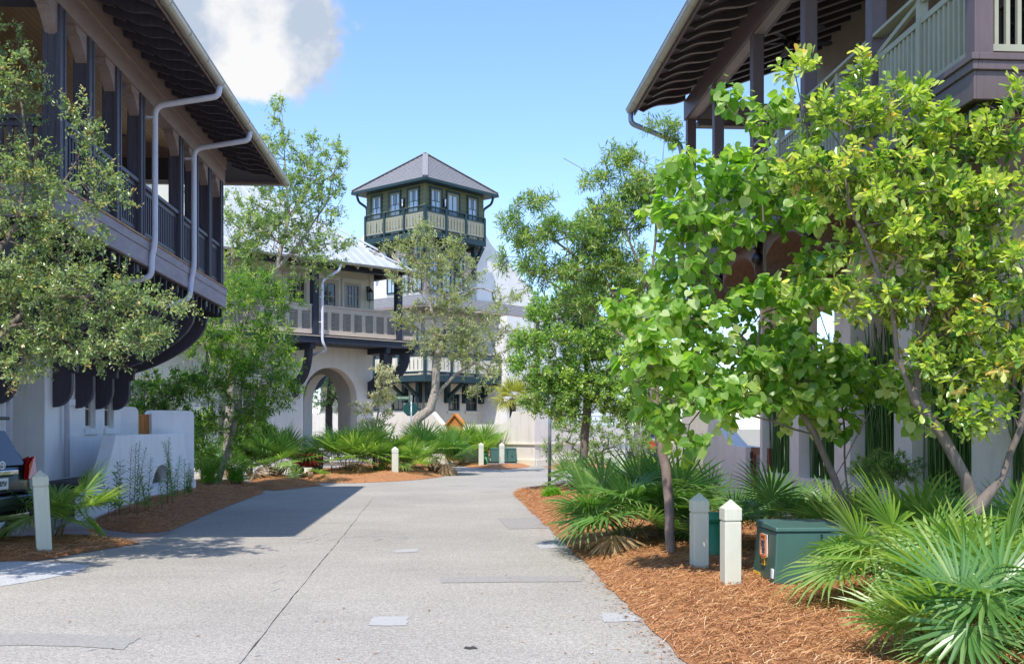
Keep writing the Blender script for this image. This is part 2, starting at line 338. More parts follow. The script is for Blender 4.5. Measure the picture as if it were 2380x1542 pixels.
def arc(cx, cz, rx, rz, a0, a1, n):
    return [(cx+rx*math.cos(R(a0+(a1-a0)*i/n)), cz+rz*math.sin(R(a0+(a1-a0)*i/n))) for i in range(n+1)]
def window(parent, M0, x0, x1, z0, z1, y, cols, rows, fm, gm, fw=.06, sill=None, bar=.025, proud=.03, deep=.05, sashm=None, name='window', rowz=None):
    f = MB(M0)
    f.box(x0-.001, x0+fw, y-proud, y+deep, z0, z1).box(x1-fw, x1+.001, y-proud, y+deep, z0, z1)
    f.box(x0+fw, x1-fw, y-proud, y+deep, z0-.001, z0+fw).box(x0+fw, x1-fw, y-proud, y+deep, z1-fw, z1+.001)
    o = f.build(name, fm, parent)
    m = MB(M0)
    for i in range(1, cols):
        x = x0+fw+(x1-x0-2*fw)*i/cols; m.box(x-bar/2, x+bar/2, y-.012, y+.03, z0+fw, z1-fw)
    for j in (rowz if rowz else [z0+fw+(z1-z0-2*fw)*j/rows for j in range(1, rows)]):
        m.box(x0+fw, x1-fw, y-.009, y+.03, j-bar/2, j+bar/2)
    if m.v: m.build('muntins', sashm or fm, o)
    MB(M0).box(x0+fw*.9, x1-fw*.9, y+.012, y+.022, z0+fw*.9, z1-fw*.9).build('pane', gm, o)
    if sill: MB(M0).box(x0-.06, x1+.06, y-.07-proud, y+.02, z0-.13, z0-.002).build('sill', sill, o)
    return o
# ================================================================== LEFT HOUSE (dark balcony)
h1 = empty('balcony_house', 'white stucco house with slate black upstairs balcony and wavy rafters, left', 'house', (-7.35, 0, 0), R(90))
# local x = world y, local y = -(world x + 7.35)
cols1 = [14.04, 15.16, 16.40, 17.65, 20.20, 21.40, 22.60, 23.75]
m = MB(); m.wall(8.5, 18.2, 0, 4.32, [], 0, .3); m.build('wall', M['white_stucco'], h1)
w1 = [(20.75, 21.12, 2.2, 3.0), (21.9, 22.55, 1.63, 2.78), (23.12, 23.75, 1.63, 2.78)]
m = MB(); m.wall(19.75, 24.25, 0, 4.32, w1, 0, .34); m.build('wall', M['white_stucco'], h1)
MB().box(18.2, 19.75, 1.5, 1.7, 0, 4.32).box(19.752, 24.25, .342, 4, 0, 4.31).box(8.5, 18.198, .302, 4, 0, 4.31).build('recess_wall', M['white_stucco'], h1)
MB().box(18.35, 19.3, 1.44, 1.5, .1, 2.5).build('door', M['h1_dark'], h1)
for a in w1:
    window(h1, None, *a, .12, 2, 3 if a[3]-a[2] > 1 else 2, M['h2_frame'], M['glass'], fw=.05)
    MB().box(a[0]-.07, a[1]+.07, -.06, .1, a[2]-.13, a[2]-.002).build('sill', M['white_stucco'], h1, bevel=.008)
# deck
d = MB(); d.box(13.75, 24.1, -2.35, 1.2, 4.62, 4.74).box(13.8, 24.05, -2.25, 1.2, 4.32, 4.62); d.build('deck_slab', M['h1_dark'], h1)
MB().box(13.72, 24.13, -2.40, -2.3, 4.745, 4.775).box(13.72, 13.8, -2.3, 1.2, 4.745, 4.775).build('deck_edge', M['h1_floor'], h1)
f = MB(); f.box(13.70, 24.14, -2.385, -2.352, 4.60, 4.742).box(13.73, 24.11, -2.37, -2.3, 4.33, 4.597)
f.box(13.70, 13.748, -2.35, 1.2, 4.60, 4.742).box(13.73, 13.80, -2.3, 1.2, 4.33, 4.597); f.build('deck_fascia', M['h1_fascia'], h1, bevel=.005)
# joist underside
j = MB()
for k in range(27): j.box(13.9+k*.39, 13.96+k*.39, -2.28, 0, 4.12, 4.318)
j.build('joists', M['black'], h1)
prof = [(-2.28, 4.315), (-2.28, 4.19), (-2.10, 4.16)]+[(-2.05+.5*math.sin(t*math.pi/2/6), 4.17-.22*(1-math.cos(t*math.pi/2/6))) for t in range(7)]+[(-1.45, 3.90), (0, 3.90), (0, 4.315)]
og = MB().prism(prof, -.07, .07, 'x').build('outrigger', M['h1_dark'], h1)
kb = [(0, 2.02)]+arc(-.0, 2.40, .35, .38, 270, 180, 6)[1:]+[(-.35, 2.66), (-.44, 2.68), (-.44, 2.80)]+\
     [(-.46-1.58*math.sin(t*math.pi/2/8)**1.35, 2.84+1.20*(1-math.cos(t*math.pi/2/8))**.8) for t in range(9)]+[(-2.06, 4.115), (0, 4.115)]
kbo = MB().prism(kb, -.07, .07, 'x').build('knee_bracket', M['h1_dark'], h1, bevel=.01)
for i, x in enumerate(cols1):
    if i == 0: og.location.x = x; kbo.location.x = x
    else: inst(og, h1, (x, 0, 0)); inst(kbo, h1, (x, 0, 0))
# columns
cm = MB().box(-.1, .1, -2.35, -2.15, 4.775, 7.10).box(-.115, -.055, -2.365, -2.30, 4.776, 7.095).box(.055, .115, -2.365, -2.30, 4.776, 7.095).box(-.115, -.055, -2.20, -2.135, 4.776, 7.095).box(.055, .115, -2.2, -2.135, 4.776, 7.095)
co = cm.build('column', M['h1_dark'], h1, bevel=.006)
cb = MB().prism([(-.10, 6.72), (-.10, 7.099), (-.52, 7.099), (-.52, 7.01), (-.40, 6.98), (-.28, 6.90), (-.19, 6.80)], -2.33, -2.17, 'y').build('column_bracket', M['h1_beam'], h1)
for i, x in enumerate(cols1):
    if i == 0: co.location.x = x; cb.location.x = x
    else: inst(co, h1, (x, 0, 0)); inst(cb, h1, (x-.02, 0, 0))
b = MB(); b.box(13.85, 24.0, -2.37, -2.13, 7.10, 7.42).box(13.83, 24.02, -2.40, -2.12, 7.42, 7.93); b.build('porch_beam', M['h1_beam'], h1, bevel=.006)
for q in (23.75, 13.87): MB().box(q, q+.24, -2.11, 1.05, 7.12, 7.6).build('end_beam', M['h1_dark'], h1)
MB().prism([(-2.1, 7.602), (1.0, 7.602), (1.0, 8.75), (-2.1, 7.8)], 23.8, 23.95, 'x').build('gable_infill', M['h1_beam'], h1)
# balcony railing: one part a bay
def rail1(x0, x1, y0, y1, alongx=True):
    r = MB()
    def bx(a, b, c, d_): (r.box(a, b, y0, y1, c, d_) if alongx else r.box(y0, y1, a, b, c, d_))
    (r.box(x0, x1, -2.33, -2.17, 5.63, 5.69) if alongx else r.box(x0, x1, y0, y1, 5.63, 5.69))
    if alongx:
        r.box(x0, x1, -2.28, -2.22, 5.55, 5.628).box(x0, x1, -2.28, -2.22, 4.86, 4.92)
        n = max(2, round((x1-x0)/.115))
        for k in range(n): xx = x0+(k+.5)*(x1-x0)/n; r.box(xx-.02, xx+.02, -2.272, -2.228, 4.921, 5.549)
    else:
        xm = (x0+x1)/2; r.box(xm-.03, xm+.03, y0, y1, 5.55, 5.628).box(xm-.03, xm+.03, y0, y1, 4.86, 4.92)
        n = max(2, round((y1-y0)/.13))
        for k in range(n): yy = y0+(k+.5)*(y1-y0)/n; r.box(xm-.022, xm+.022, yy-.035, yy+.035, 4.921, 5.549)
    r.build('railing', M['h1_dark'], h1)
for a, b_ in zip(cols1[:-1], cols1[1:]): rail1(a+.101, b_-.101, 0, 0)
rail1(13.96, 14.12, -2.14, 1.05, False)
MB().box(8.5, 22.6, 1.05, 1.25, 4.75, 8.4).box(8.5, 13.9, -.9, 1.049, 4.75, 7.4).build('upper_wall', M['cream'], h1)
window(h1, None, 16.2, 17.3, 4.8, 7.0, 1.02, 2, 4, M['h2_frame'], M['glass'], fw=.08, name='french_door')
window(h1, None, 19.0, 20.1, 4.8, 7.0, 1.02, 2, 4, M['h2_frame'], M['glass'], fw=.08, name='french_door')
MB().add([(13.9, -2.12, 7.55), (24.0, -2.12, 7.55), (24.0, 1.3, 8.55), (13.9, 1.3, 8.55), (13.9, -2.12, 7.6), (24.0, -2.12, 7.6), (24.0, 1.3, 8.6), (13.9, 1.3, 8.6)],
         [(0, 1, 2, 3), (7, 6, 5, 4), (0, 4, 5, 1), (1, 5, 6, 2), (2, 6, 7, 3), (3, 7, 4, 0)]).build('porch_ceiling', M['ceil_wood'], h1)
# hip roof
def hip(x0, x1, y0, y1, z, s, dz=0.0):
    h = (y1-y0)/2; zr = z+s*h
    return [(x0, y0, z+dz), (x1, y0, z+dz), (x1, y1, z+dz), (x0, y1, z+dz), (x0+h, y0+h, zr+dz), (x1-h, y0+h, zr+dz)]
HF = [(0, 1, 5, 4), (1, 2, 5), (2, 3, 4, 5), (3, 0, 4)]
MB().add(hip(11.8, 25.2, -3.42, 7.2, 7.43, .47, .05), HF).build('roof', M['metal_roof'], h1)
MB().add(hip(11.8, 25.2, -3.42, 7.2, 7.43, .47), HF).build('soffit', M['h1_dark'], h1)
MB().box(11.78, 25.22, -3.45, -3.42, 7.38, 7.50).box(25.2, 25.23, -3.42, 7.2, 7.38, 7.50).box(11.77, 11.8, -3.42, 7.2, 7.38, 7.5).build('eave_board', M['h1_beam'], h1)
rt = [(-2.41, 7.885), (-2.41, 7.62), (-2.72, 7.505), (-2.72, 7.545)]+[(-2.72-.66*t/10, 7.545-.20*(t/10)-.035*math.sin(t/10*2*math.pi)) for t in range(1, 11)]+[(-3.40, 7.42)]
rto = MB().prism(rt, -.028, .028, 'x').build('rafter_tail', M['h1_dark'], h1)
for k in range(27):
    x = 12.2+k*.475
    if k == 0: rto.location.x = x
    else: inst(rto, h1, (x, 0, 0))
def gutter(parent, p, q, r, out, rings, material, name='gutter'):
    """half round gutter from p to q, open upward; a few joint rings"""
    g = MB(); p = Vector(p); q = Vector(q); d = (q-p).normalized(); u = Vector((0, 0, 1)); o_ = Vector(out)
    ring = lambda c, rr: [c+o_*math.cos(t)*rr+u*math.sin(t)*rr for t in [math.pi+math.pi*k/10 for k in range(11)]]
    for rr0, rr1, a, b_ in [(r, r-.006, p, q)]+[(r+.008, r, p+d*(q-p).length*(k+.5)/rings-d*.012, p+d*(q-p).length*(k+.5)/rings+d*.012) for k in range(rings)]:
        A = ring(a, rr0)+ring(a, rr1)[::-1]; B = ring(b_, rr0)+ring(b_, rr1)[::-1]; n = len(A)
        g.add(A+B, [(i, (i+1) % n, n+(i+1) % n, n+i) for i in range(n)]+[tuple(range(n))[::-1], tuple(range(n, 2*n))], False)
    g.add(ring(p, r), [tuple(range(11))]).add(ring(q, r), [tuple(range(11))])
    g.tube([p+o_*r+u*.004, q+o_*r+u*.004], .012, 6)
    return g.build(name, material, parent)
gutter(h1, (11.8, -3.53, 7.45), (25.3, -3.53, 7.45), .078, (0, -1, 0), 12, M['gutter'])
gutter(h1, (25.31, -3.6, 7.44), (25.31, 3.0, 7.44), .078, (1, 0, 0), 5, M['gutter'])
def spout(parent, pts, r, name='downspout', material=None, straps=()):
    pts = [Vector(p) for p in pts]; sm = [pts[0]]
    for a, b_, c in zip(pts[:-2], pts[1:-1], pts[2:]):
        rr = min(.16, (a-b_).length/2.2, (c-b_).length/2.2); p0 = b_+(a-b_).normalized()*rr; p1 = b_+(c-b_).normalized()*rr
        for t in (0, .25, .5, .75, 1): sm.append(p0*(1-t)**2+b_*2*t*(1-t)+p1*t*t)
    sm.append(pts[-1]); g = MB().tube(sm, r, 12)
    for s_ in straps: g.box(*s_)
    return g.build(name, material or M['spout'], parent)
spout(h1, [(17.98, -3.53, 7.38), (17.98, -3.50, 7.20), (17.98, -2.46, 7.02), (17.98, -2.46, 4.72), (17.98, -2.40, 4.45), (17.95, -2.42, 4.16), (17.95, -.1, 3.6), (17.95, -.1, .1)], .05, straps=[(17.9, 17.98, -2.45, -2.3, 6.80, 6.83)])
spout(h1, [(20.70, -3.53, 7.38), (20.70, -3.50, 7.20), (20.70, -2.46, 7.02), (20.70, -2.46, 4.72), (20.70, -2.40, 4.45), (20.55, -2.42, 4.1), (20.6, -.1, 3.4), (20.6, -.1, .7)], .05, straps=[(20.62, 20.70, -2.45, -2.3, 6.80, 6.83)])
p = MB(); p.box(19.95, 24.2, -.80, -.002, .60, .66).box(20.0, 24.2, -.74, -.002, 0, .598); p.build('porch_platform', M['plat'], h1)
g = MB()
for k in range(5): g.box(19.985, 19.998, -.62, -.30, .36+k*.035, .38+k*.035)
g.box(19.99, 19.999, -.64, -.28, .34, .55); g.build('vent', M['iron'], h1)
# small house letters on the pier face
t1 = text('house_letters', "TU", .10, Matrix.Translation((20.02, -.006, 2.98)) @ UP_TXT, M['ink'], h1)
t2 = text('house_letters', "LN", .10, Matrix.Translation((20.02, -.006, 2.85)) @ UP_TXT, M['ink'], h1)
# ------------------------------------------------------------------ flared white screen wall with arch
sw = empty('flared_stucco_wall', 'low white stucco wall with flared ends and an arched niche beside the dark porch', 'wall', (-6.3, 19.0, 0), R(90))
pf = [(0, 0)]+[(1.45*(1-math.cos(t*math.pi/2/8)), .05+1.45*(math.sin(t*math.pi/2/8))**1.0) for t in range(9)]
pf = [(0, 0), (0, .42)]+[(1.5*(1-(1-t/8)**1.0)**.62*(.25+.75*(t/8)) if False else 1.5*((t/8)**.62), .42+1.08*(t/8)**1.35) for t in range(1, 9)]
pr = [(6.7+1.2*(1-(1-t/8)**.62), 1.5-1.2*(t/8)**.75) for t in range(0, 9)]+[(7.9, 0)]
hole = arc(4.75, .02, .92, .80, 0, 180, 14)[::1]
MB().prism(pf+pr, 0, .26, 'y', [[(x, z) for x, z in hole]]).build('wall_body', M['white_stucco'], sw, bevel=.012)
MB().prism([(-.20, 0), (.0, 0), (.0, .40), (-.20, .34)], 3.84, 5.66, 'x', ).build('niche_sill', M['white_stucco'], sw).location.y = .23
# garden wall with wooden gate between house 1 and house 2
gw = empty('white_garden_wall', 'white rounded garden wall with reddish wooden gate behind the flared wall', 'wall', (-7.45, 24.75, 0), R(50))
def rwall(x0, x1, h, y0=0, y1=.3):
    return MB().prism([(x0, 0), (x1, 0), (x1, h-.1)]+arc(x1-.12, h-.12, .12, .12, 0, 90, 4)+arc(x0+.12, h-.12, .12, .12, 90, 180, 4)+[(x0, h-.1)], y0, y1, 'y')
rwall(-.35, .40, 2.12).build('wall_section', M['white_stucco'], gw); rwall(.76, 1.95, 2.05).build('wall_section', M['white_stucco'], gw)
g = MB()
for k in range(3): g.box(.41+k*.115, .41+k*.115+.107, .1, .14, .05, 1.95)
g.box(.41, .75, .14, .17, .3, .42).box(.41, .75, .14, .17, 1.5, 1.62); g.build('gate', M['orange_wood'], gw)
# ================================================================== MIDDLE HOUSE (metal roof, arch)
o2 = base(866, 41.0)
h2 = empty('arched_porch_house', 'stucco house with standing seam metal roof, louvred balcony and round entrance arch', 'house', o2, R(40))
ax, ar, asz = -1.93, 1.2, 2.70
gwin = [(-6.6, -4.5, .85, 3.3), (-10.2, -8.0, .85, 3.3)]
arch = [(ax-ar, .0)]+[(ax-ar, asz)]+arc(ax, asz, ar, ar, 180, 0, 18)[1:-1]+[(ax+ar, asz), (ax+ar, .0)]
MB().prism([(-4.0, 0)]+arch+[(0, 0), (0, 4.9), (-4.0, 4.9)], 0, .42, 'y').build('arch_wall', M['stucco'], h2)
MB().wall(-16, -4.0, 0, 4.9, gwin, 0, .3).build('wall', M['stucco'], h2)
arch2 = [(3.0-1.25, 0), (3.0-1.25, 2.55)]+arc(3.0, 2.55, 1.25, 1.25, 180, 0, 16)[1:-1]+[(3.0+1.25, 2.55), (3.0+1.25, 0)]
MB().prism([(.421, 0)]+arch2+[(5.0, 0), (5.0, 4.9), (.421, 4.9)], -.42, -.001, 'x').build('arch_wall', M['stucco'], h2)
MB().box(-4.0, -3.7, .422, 5, 0, 4.9).build('porch_side_wall', M['stucco'], h2)
MB().box(-3.7, -.43, 4.6, 4.9, 0, 4.9).build('porch_back_wall', M['stucco'], h2)
MB().box(-3.697, -3.63, 1.2, 2.3, .75, 3.2).build('door', M['brown_door'], h2)
MB().box(-3.7, -.43, .01, 4.6, 0, .74).build('porch_floor', M['concrete'], h2)
st = MB(); sr = MB()
for k in range(4): sr.box(-3.3, -.6, -.30*(4-k), -.30*(3-k)-.001, 0, .185*k+.135); st.box(-3.35, -.55, -.30*(4-k)-.03, -.30*(3-k)-.002, .185*k+.136, .185*k+.185)
sr.build('step_risers', M['stucco'], h2); st.build('step_treads', M['concrete'], h2)
for a in gwin:
    window(h2, None, *a, .1, 4, 4, M['stucco'], M['glass'], fw=.1, bar=.04, sashm=M['h2_frame'])
# upper floor
uw = [(-1.36, -.60, 5.0, 7.15), (-2.52, -1.60, 4.95, 7.2), (-3.86, -3.02, 5.0, 7.15), (-6.2, -5.2, 5.0, 7.15), (-8.8, -7.8, 5.0, 7.15)]
MB().siding(-16, -.16, 4.92, 7.75, uw, .0, .2).build('siding', M['siding'], h2)
MB().box(-16, -.05, .021, 5, 4.9, 8.6).build('upper_wall', M['siding'], h2)
MB().box(-.16, .03, -.045, .10, 4.92, 7.75).build('corner_board', M['h2_frame'], h2)
for i, a in enumerate(uw):
    f = MB(); f.box(a[0]-.16, a[0], -.05, .02, a[2]-.1, a[3]+.16).box(a[1], a[1]+.16, -.05, .02, a[2]-.1, a[3]+.16).box(a[0], a[1], -.052, .02, a[3], a[3]+.18); f.build('window_trim', M['h2_frame'], h2)
    window(h2, None, *a, -.02, 4 if i != 1 else 2, 5 if i != 1 else 4, M['h2_rail'], M['glass'], fw=.1 if i != 1 else .16, name='window' if i != 1 else 'balcony_door')
# deck, posts, railings
YD, XD = -1.3, 1.3
dk = MB(); dk.box(-16, XD, YD, -.002, 4.66, 4.90).box(.002, XD, -.002, 5.0, 4.66, 4.9); dk.build('balcony_deck', M['h2_trim'], h2, bevel=.01)
MB().box(-16, XD+.04, YD-.05, -.06, 4.902, 4.935).box(.06, XD+.04, -.06, 5, 4.902, 4.935).build('deck_boards', M['h2_rail'], h2)
px2 = [.36, -3.4, -7.16, -10.9, -14.6]
pc = MB().box(-.12, .12, YD+.02, YD+.26, 4.936, 7.4).build('post', M['h2_trim'], h2, bevel=.008); pc.location.x = px2[0]
for x in px2[1:]: inst(pc, h2, (x, 0, 0))
inst(pc, h2, (px2[0], 3.0, 0))
MB().box(-16, .48, YD+.03, YD+.25, 7.4, 7.62).box(.25, .47, YD+.26, 5, 7.4, 7.62).build('porch_beam', M['h2_trim'], h2)
def rail2(M0, x0, x1, y, n):
    r = MB(M0); r.box(x0, x1, y-.06, y+.06, 5.98, 6.05).box(x0, x1, y-.03, y+.03, 5.80, 5.979).box(x0, x1, y-.03, y+.03, 5.0, 5.16)
    pw = (x1-x0)/n; s_ = MB(M0)
    for k in range(n+1):
        xx = x0+k*pw; a = max(x0, xx-.08); b_ = min(x1, xx+.08); r.box(a, b_, y-.029, y+.029, 5.161, 5.799)
    for k in range(n):
        xa, xb = x0+k*pw+.08, x0+(k+1)*pw-.08
        for q in range(11):
            z = 5.18+q*.057; s_.add([(xa, y-.02, z), (xb, y-.02, z), (xb, y+.02, z+.045), (xa, y+.02, z+.045), (xa, y-.02, z-.008), (xb, y-.02, z-.008), (xb, y+.02, z+.037), (xa, y+.02, z+.037)], [(0, 1, 2, 3), (7, 6, 5, 4), (0, 4, 5, 1), (2, 6, 7, 3)])
    o = r.build('railing', M['h2_rail'], h2); s_.build('louvres', M['h2_slat'], o)
for a, b_ in zip(px2[:-1], px2[1:]): rail2(None, b_+.121, a-.121, YD+.14, 7)
rail2(None, px2[0]+.121, 1.2, YD+.14, 1)
rail2(rotz(90, (1.14, 0, 0)), YD+.262, 1.55, 0, 5)
# brackets
n_ = 9; oa = [(-.20-.88*math.sin(t*math.pi/2/n_)**1.15, 3.15+1.30*(1-math.cos(t*math.pi/2/n_))) for t in range(n_+1)]
ia = [(-.0-.80*math.sin(t*math.pi/2/n_)**1.15, 3.40+1.05*(1-math.cos(t*math.pi/2/n_))) for t in range(n_+1)]
k2 = MB().prism([(0, 2.75)]+arc(0, 3.0, .20, .25, 270, 180, 4)[1:]+oa+ia[::-1], -.09, .09, 'x').prism([(0, 4.452), (-1.22, 4.452), (-1.22, 4.655), (0, 4.655)], -.1, .1, 'x').build('knee_bracket', M['h2_trim'], h2); k2.location.x = -.15
for x in (-3.5, -7.3, -11.0): inst(k2, h2, (x, 0, 0))
inst(k2, h2, (0, .25, 0), (0, 0, R(90))); inst(k2, h2, (0, 4.7, 0), (0, 0, R(90)))
inst(k2, h2, (-.02, .02, 0), (0, 0, R(45)), (1, 1.38, 1))
# roof: shallow porch skirt, steeper main
def seam_roof(parent, pts_lo, pts_hi, n, material, name='roof'):
    r = MB(); a, b_ = map(Vector, pts_lo); c, d_ = map(Vector, pts_hi)
    r.add([a, b_, d_, c], [(0, 1, 2, 3)])
    nn = (b_-a).cross(c-a).normalized(); nn = nn if nn.z > 0 else -nn; dn = (c-a) - (b_-a)*((c-a).dot(b_-a)/(b_-a).length_squared)
    wl = (b_-a).length; ex = (b_-a).normalized()
    for k in range(n+1):
        t = wl*k/n; p = a+ex*t
        # clip the rib to the trapezoid
        hi = 1.0; lt = (c-a).dot(ex); rt_ = (d_-a).dot(ex)
        if t < lt: hi = t/lt if lt > 1e-6 else 1
        if t > rt_: hi = (wl-t)/(wl-rt_) if wl-rt_ > 1e-6 else 1
        if hi < .03: continue
        q = p+dn*hi; r.bar(p+nn*.02, q+nn*.02, .03, .045, up=nn)
    return r.build(name, material, parent)
E, ze, zk, k_ = 1.8, 7.56, 8.72, 1.25   # eave offset, eave z, kink z, kink inset
xr = .6; yk = -E+1.25; zt = 11.6; zk = 8.42
seam_roof(h2, [(-17, -E, ze), (xr, -E, ze)], [(-17, yk, zk), (xr-1.25, yk, zk)], 40, M['metal_roof'])
seam_roof(h2, [(xr, -E, ze), (xr, 9, ze)], [(xr-1.25, yk, zk), (xr-1.25, 7.2, zk)], 24, M['metal_roof'])
yr = yk+4.0
seam_roof(h2, [(-17, yk, zk), (xr-1.25, yk, zk)], [(-17, yr, zt), (xr-5.25, yr, zt)], 36, M['metal_roof'])
seam_roof(h2, [(xr-1.25, yk, zk), (xr-1.25, 7.2, zk)], [(xr-5.25, yr, zt), (xr-5.25, yr+.01, zt)], 16, M['metal_roof'])
MB().add([(-17, -E, ze-.03), (xr, -E, ze-.03), (xr, 9, ze-.03), (xr-1.25, 7.2, zk-.05), (xr-1.25, yk, zk-.05), (-17, yk, zk-.05)], [(0, 1, 4, 5), (1, 2, 3, 4)]).build('soffit', M['h2_trim'], h2)
r = MB()
for k in range(30): r.bar((.5-k*.6, -E+.06, ze-.10), (.5-k*.6, -.62, ze+.74), .06, .12)
for k in range(8): r.bar((xr-.06, -.9+k*.6, ze-.10), (xr-1.2, -.9+k*.6, ze+.74), .06, .12)
r.build('rafters', M['h2_rail'], h2)
MB().bar((-.15, yk-.01, zk+.03), (xr-5.25, yr, zt+.03), .2, .06).bar((xr, -E, ze+.03), (xr-1.25, yk, zk+.03), .2, .06).build('hip_cap', M['metal_roof'], h2)
# dormer breaking the roof at left
dm = MB().prism([(-10.3, 8.3), (-7.3, 8.3), (-7.3, 9.3), (-8.8, 10.7), (-10.3, 9.3)], .3, 3.6, 'y').build('dormer_wall', M['siding'], h2)
MB().add([(-10.6, .05, 9.05), (-8.8, .05, 10.78), (-8.8, 4.5, 10.78), (-10.6, 4.5, 9.05)], [(0, 1, 2, 3)]).add([(-7.0, .05, 9.05), (-8.8, .05, 10.78), (-8.8, 4.5, 10.78), (-7.0, 4.5, 9.05)], [(0, 1, 2, 3)]).build('dormer_roof', M['metal_roof'], h2)
gutter(h2, (-17, -E-.07, ze), (xr+.05, -E-.07, ze), .075, (0, -1, 0), 14, M['gutter'])
gutter(h2, (xr+.07, -E, ze), (xr+.07, 8, ze), .075, (1, 0, 0), 5, M['gutter'])
spout(h2, [(-2.75, -E-.07, ze-.07), (-2.8, -E-.05, ze-.3), (-3.22, YD-.1, 6.9), (-3.22, YD-.1, 4.75), (-3.17, YD-.12, 4.6), (-2.97, YD+.02, 4.42), (-3.4, -.4, 4.15)], .05, straps=[(-3.3, -3.15, YD-.1, YD+.02, 6.3, 6.33), (-3.3, -3.15, YD-.1, YD+.02, 5.4, 5.43)])
def lantern(parent, p, s=1.0, M0=None, world=False):
    x, y, z = p
    l = MB(M0); l.box(x-.09*s, x+.09*s, y-.09*s, y+.09*s, z-.02, z).lathe([(.13*s, 0), (.10*s, .05*s), (.04*s, .12*s), (.02*s, .16*s)], (x, y, z+.30*s), 4)
    for dx in (-.08, .08):
        for dy in (-.08, .08): l.box(x+dx*s-.012, x+dx*s+.012, y+dy*s-.012, y+dy*s+.012, z, z+.30*s)
    l.tube([(x, y, z+.45*s), (x, y+.08*s, z+.52*s), (x, y+.19, z+.46*s)], .015, 6).box(x-.05, x+.05, y+.17, y+.2, z+.3*s, z+.55*s)
    o = l.build('lantern', M['iron'], parent, world=world)
    MB(M0).box(x-.065*s, x+.065*s, y-.065*s, y+.065*s, z+.003, z+.29*s).build('lantern_glass', M['glass_lt'], o, world=world)
lantern(h2, (-.25, -.2, 6.55), 1.0)
# ================================================================== TOWER HOUSE
o3 = base(988, 55.0)
h3t = empty('lookout_tower_house', 'stucco house with green lookout tower under a shingled pyramid roof beyond the junction', 'house', o3, R(46))
ML = rotz(-90)          # facade frame for the left (−x) face: x_f = −y, y_f = x
FACES = [None, ML]
def face_x(M0, a, b): return (a, b) if M0 is None else (-b, -a)
# lookout room
wz0, wz1 = 11.9, 14.72
for M0 in FACES:
    if M0 is None: wn = [(1.0, 1.78), (2.25, 3.15), (3.9, 4.65)]
    else: wn = [(-4.75, -4.0), (-3.3, -2.5), (-1.85, -1.08)]
    ops = [(a, b, 12.1, 14.35) for a, b in wn]
    x0, x1 = face_x(M0, .6, 5.2)
    MB(M0).siding(x0, x1, wz0, wz1, ops, .6, .235, .03).build('siding', M['tw_siding'], h3t)
    for i, (a, b, c, d) in enumerate(ops):
        f = MB(M0); f.box(a-.09, a, .52, .6, c-.08, d+.1).box(b, b+.09, .52, .6, c-.08, d+.1).box(a, b, .521, .6, d, d+.11); f.build('window_trim', M['tw_trim'], h3t)
        door = M0 is None and i == 1
        o = window(h3t, M0, a, b, c, d, .585, 2 if door else 2, 1, M['tw_sash'], M['glass_lt'], fw=.12 if door else .07, bar=.03, sashm=M['tw_trim'], rowz=None if door else [d-.62], name='tower_door' if door else 'window')
        if not door:
            t = MB(M0)
            for q in (1, 2): xx = a+.07+(b-a-.14)*q/3; t.box(xx-.012, xx+.012, .572, .60, d-.6, d-.07)
            t.build('upper_bars', M['tw_trim'], o)
MB().box(.622, 5.2, .622, 5.2, 11.7, 14.72).build('tower_core', M['tw_siding'], h3t)
MB().box(.57, .72, .57, .72, 11.9, 14.7).build('corner_board', M['tw_siding'], h3t)
# pyramid roof in shingle courses
r = MB(); ap = Vector((2.9, 2.9, 16.95)); n = 17
for k in range(n):
    t0, t1 = k/n, (k+1)/n
    def ring(t, lift): return [Vector((c[0], c[1], 14.72)).lerp(ap, t)+Vector((0, 0, lift)) for c in ((0, 0), (5.8, 0), (5.8, 5.8), (0, 5.8))]
    A, B = ring(t0, .045), ring(min(t1, .999), .0)
    A0 = ring(t0, .0)
    r.add(A+B+A0, [(0, 1, 5, 4), (1, 2, 6, 5), (2, 3, 7, 6), (3, 0, 4, 7), (8, 9, 1, 0), (9, 10, 2, 1), (10, 11, 3, 2), (11, 8, 0, 3)])
ro = r.build('roof', M['shingle'], h3t)
hc = MB()
for c in ((0, 0), (5.8, 0), (0, 5.8), (5.8, 5.8)): hc.bar(Vector((c[0], c[1], 14.79)), ap+Vector((0, 0, .05)), .3, .03)
hc.build('hip_shingles', M['shingle'], ro)
MB().box(-.02, 5.82, -.02, 5.82, 14.58, 14.72).build('eave', M['tw_trim'], h3t)
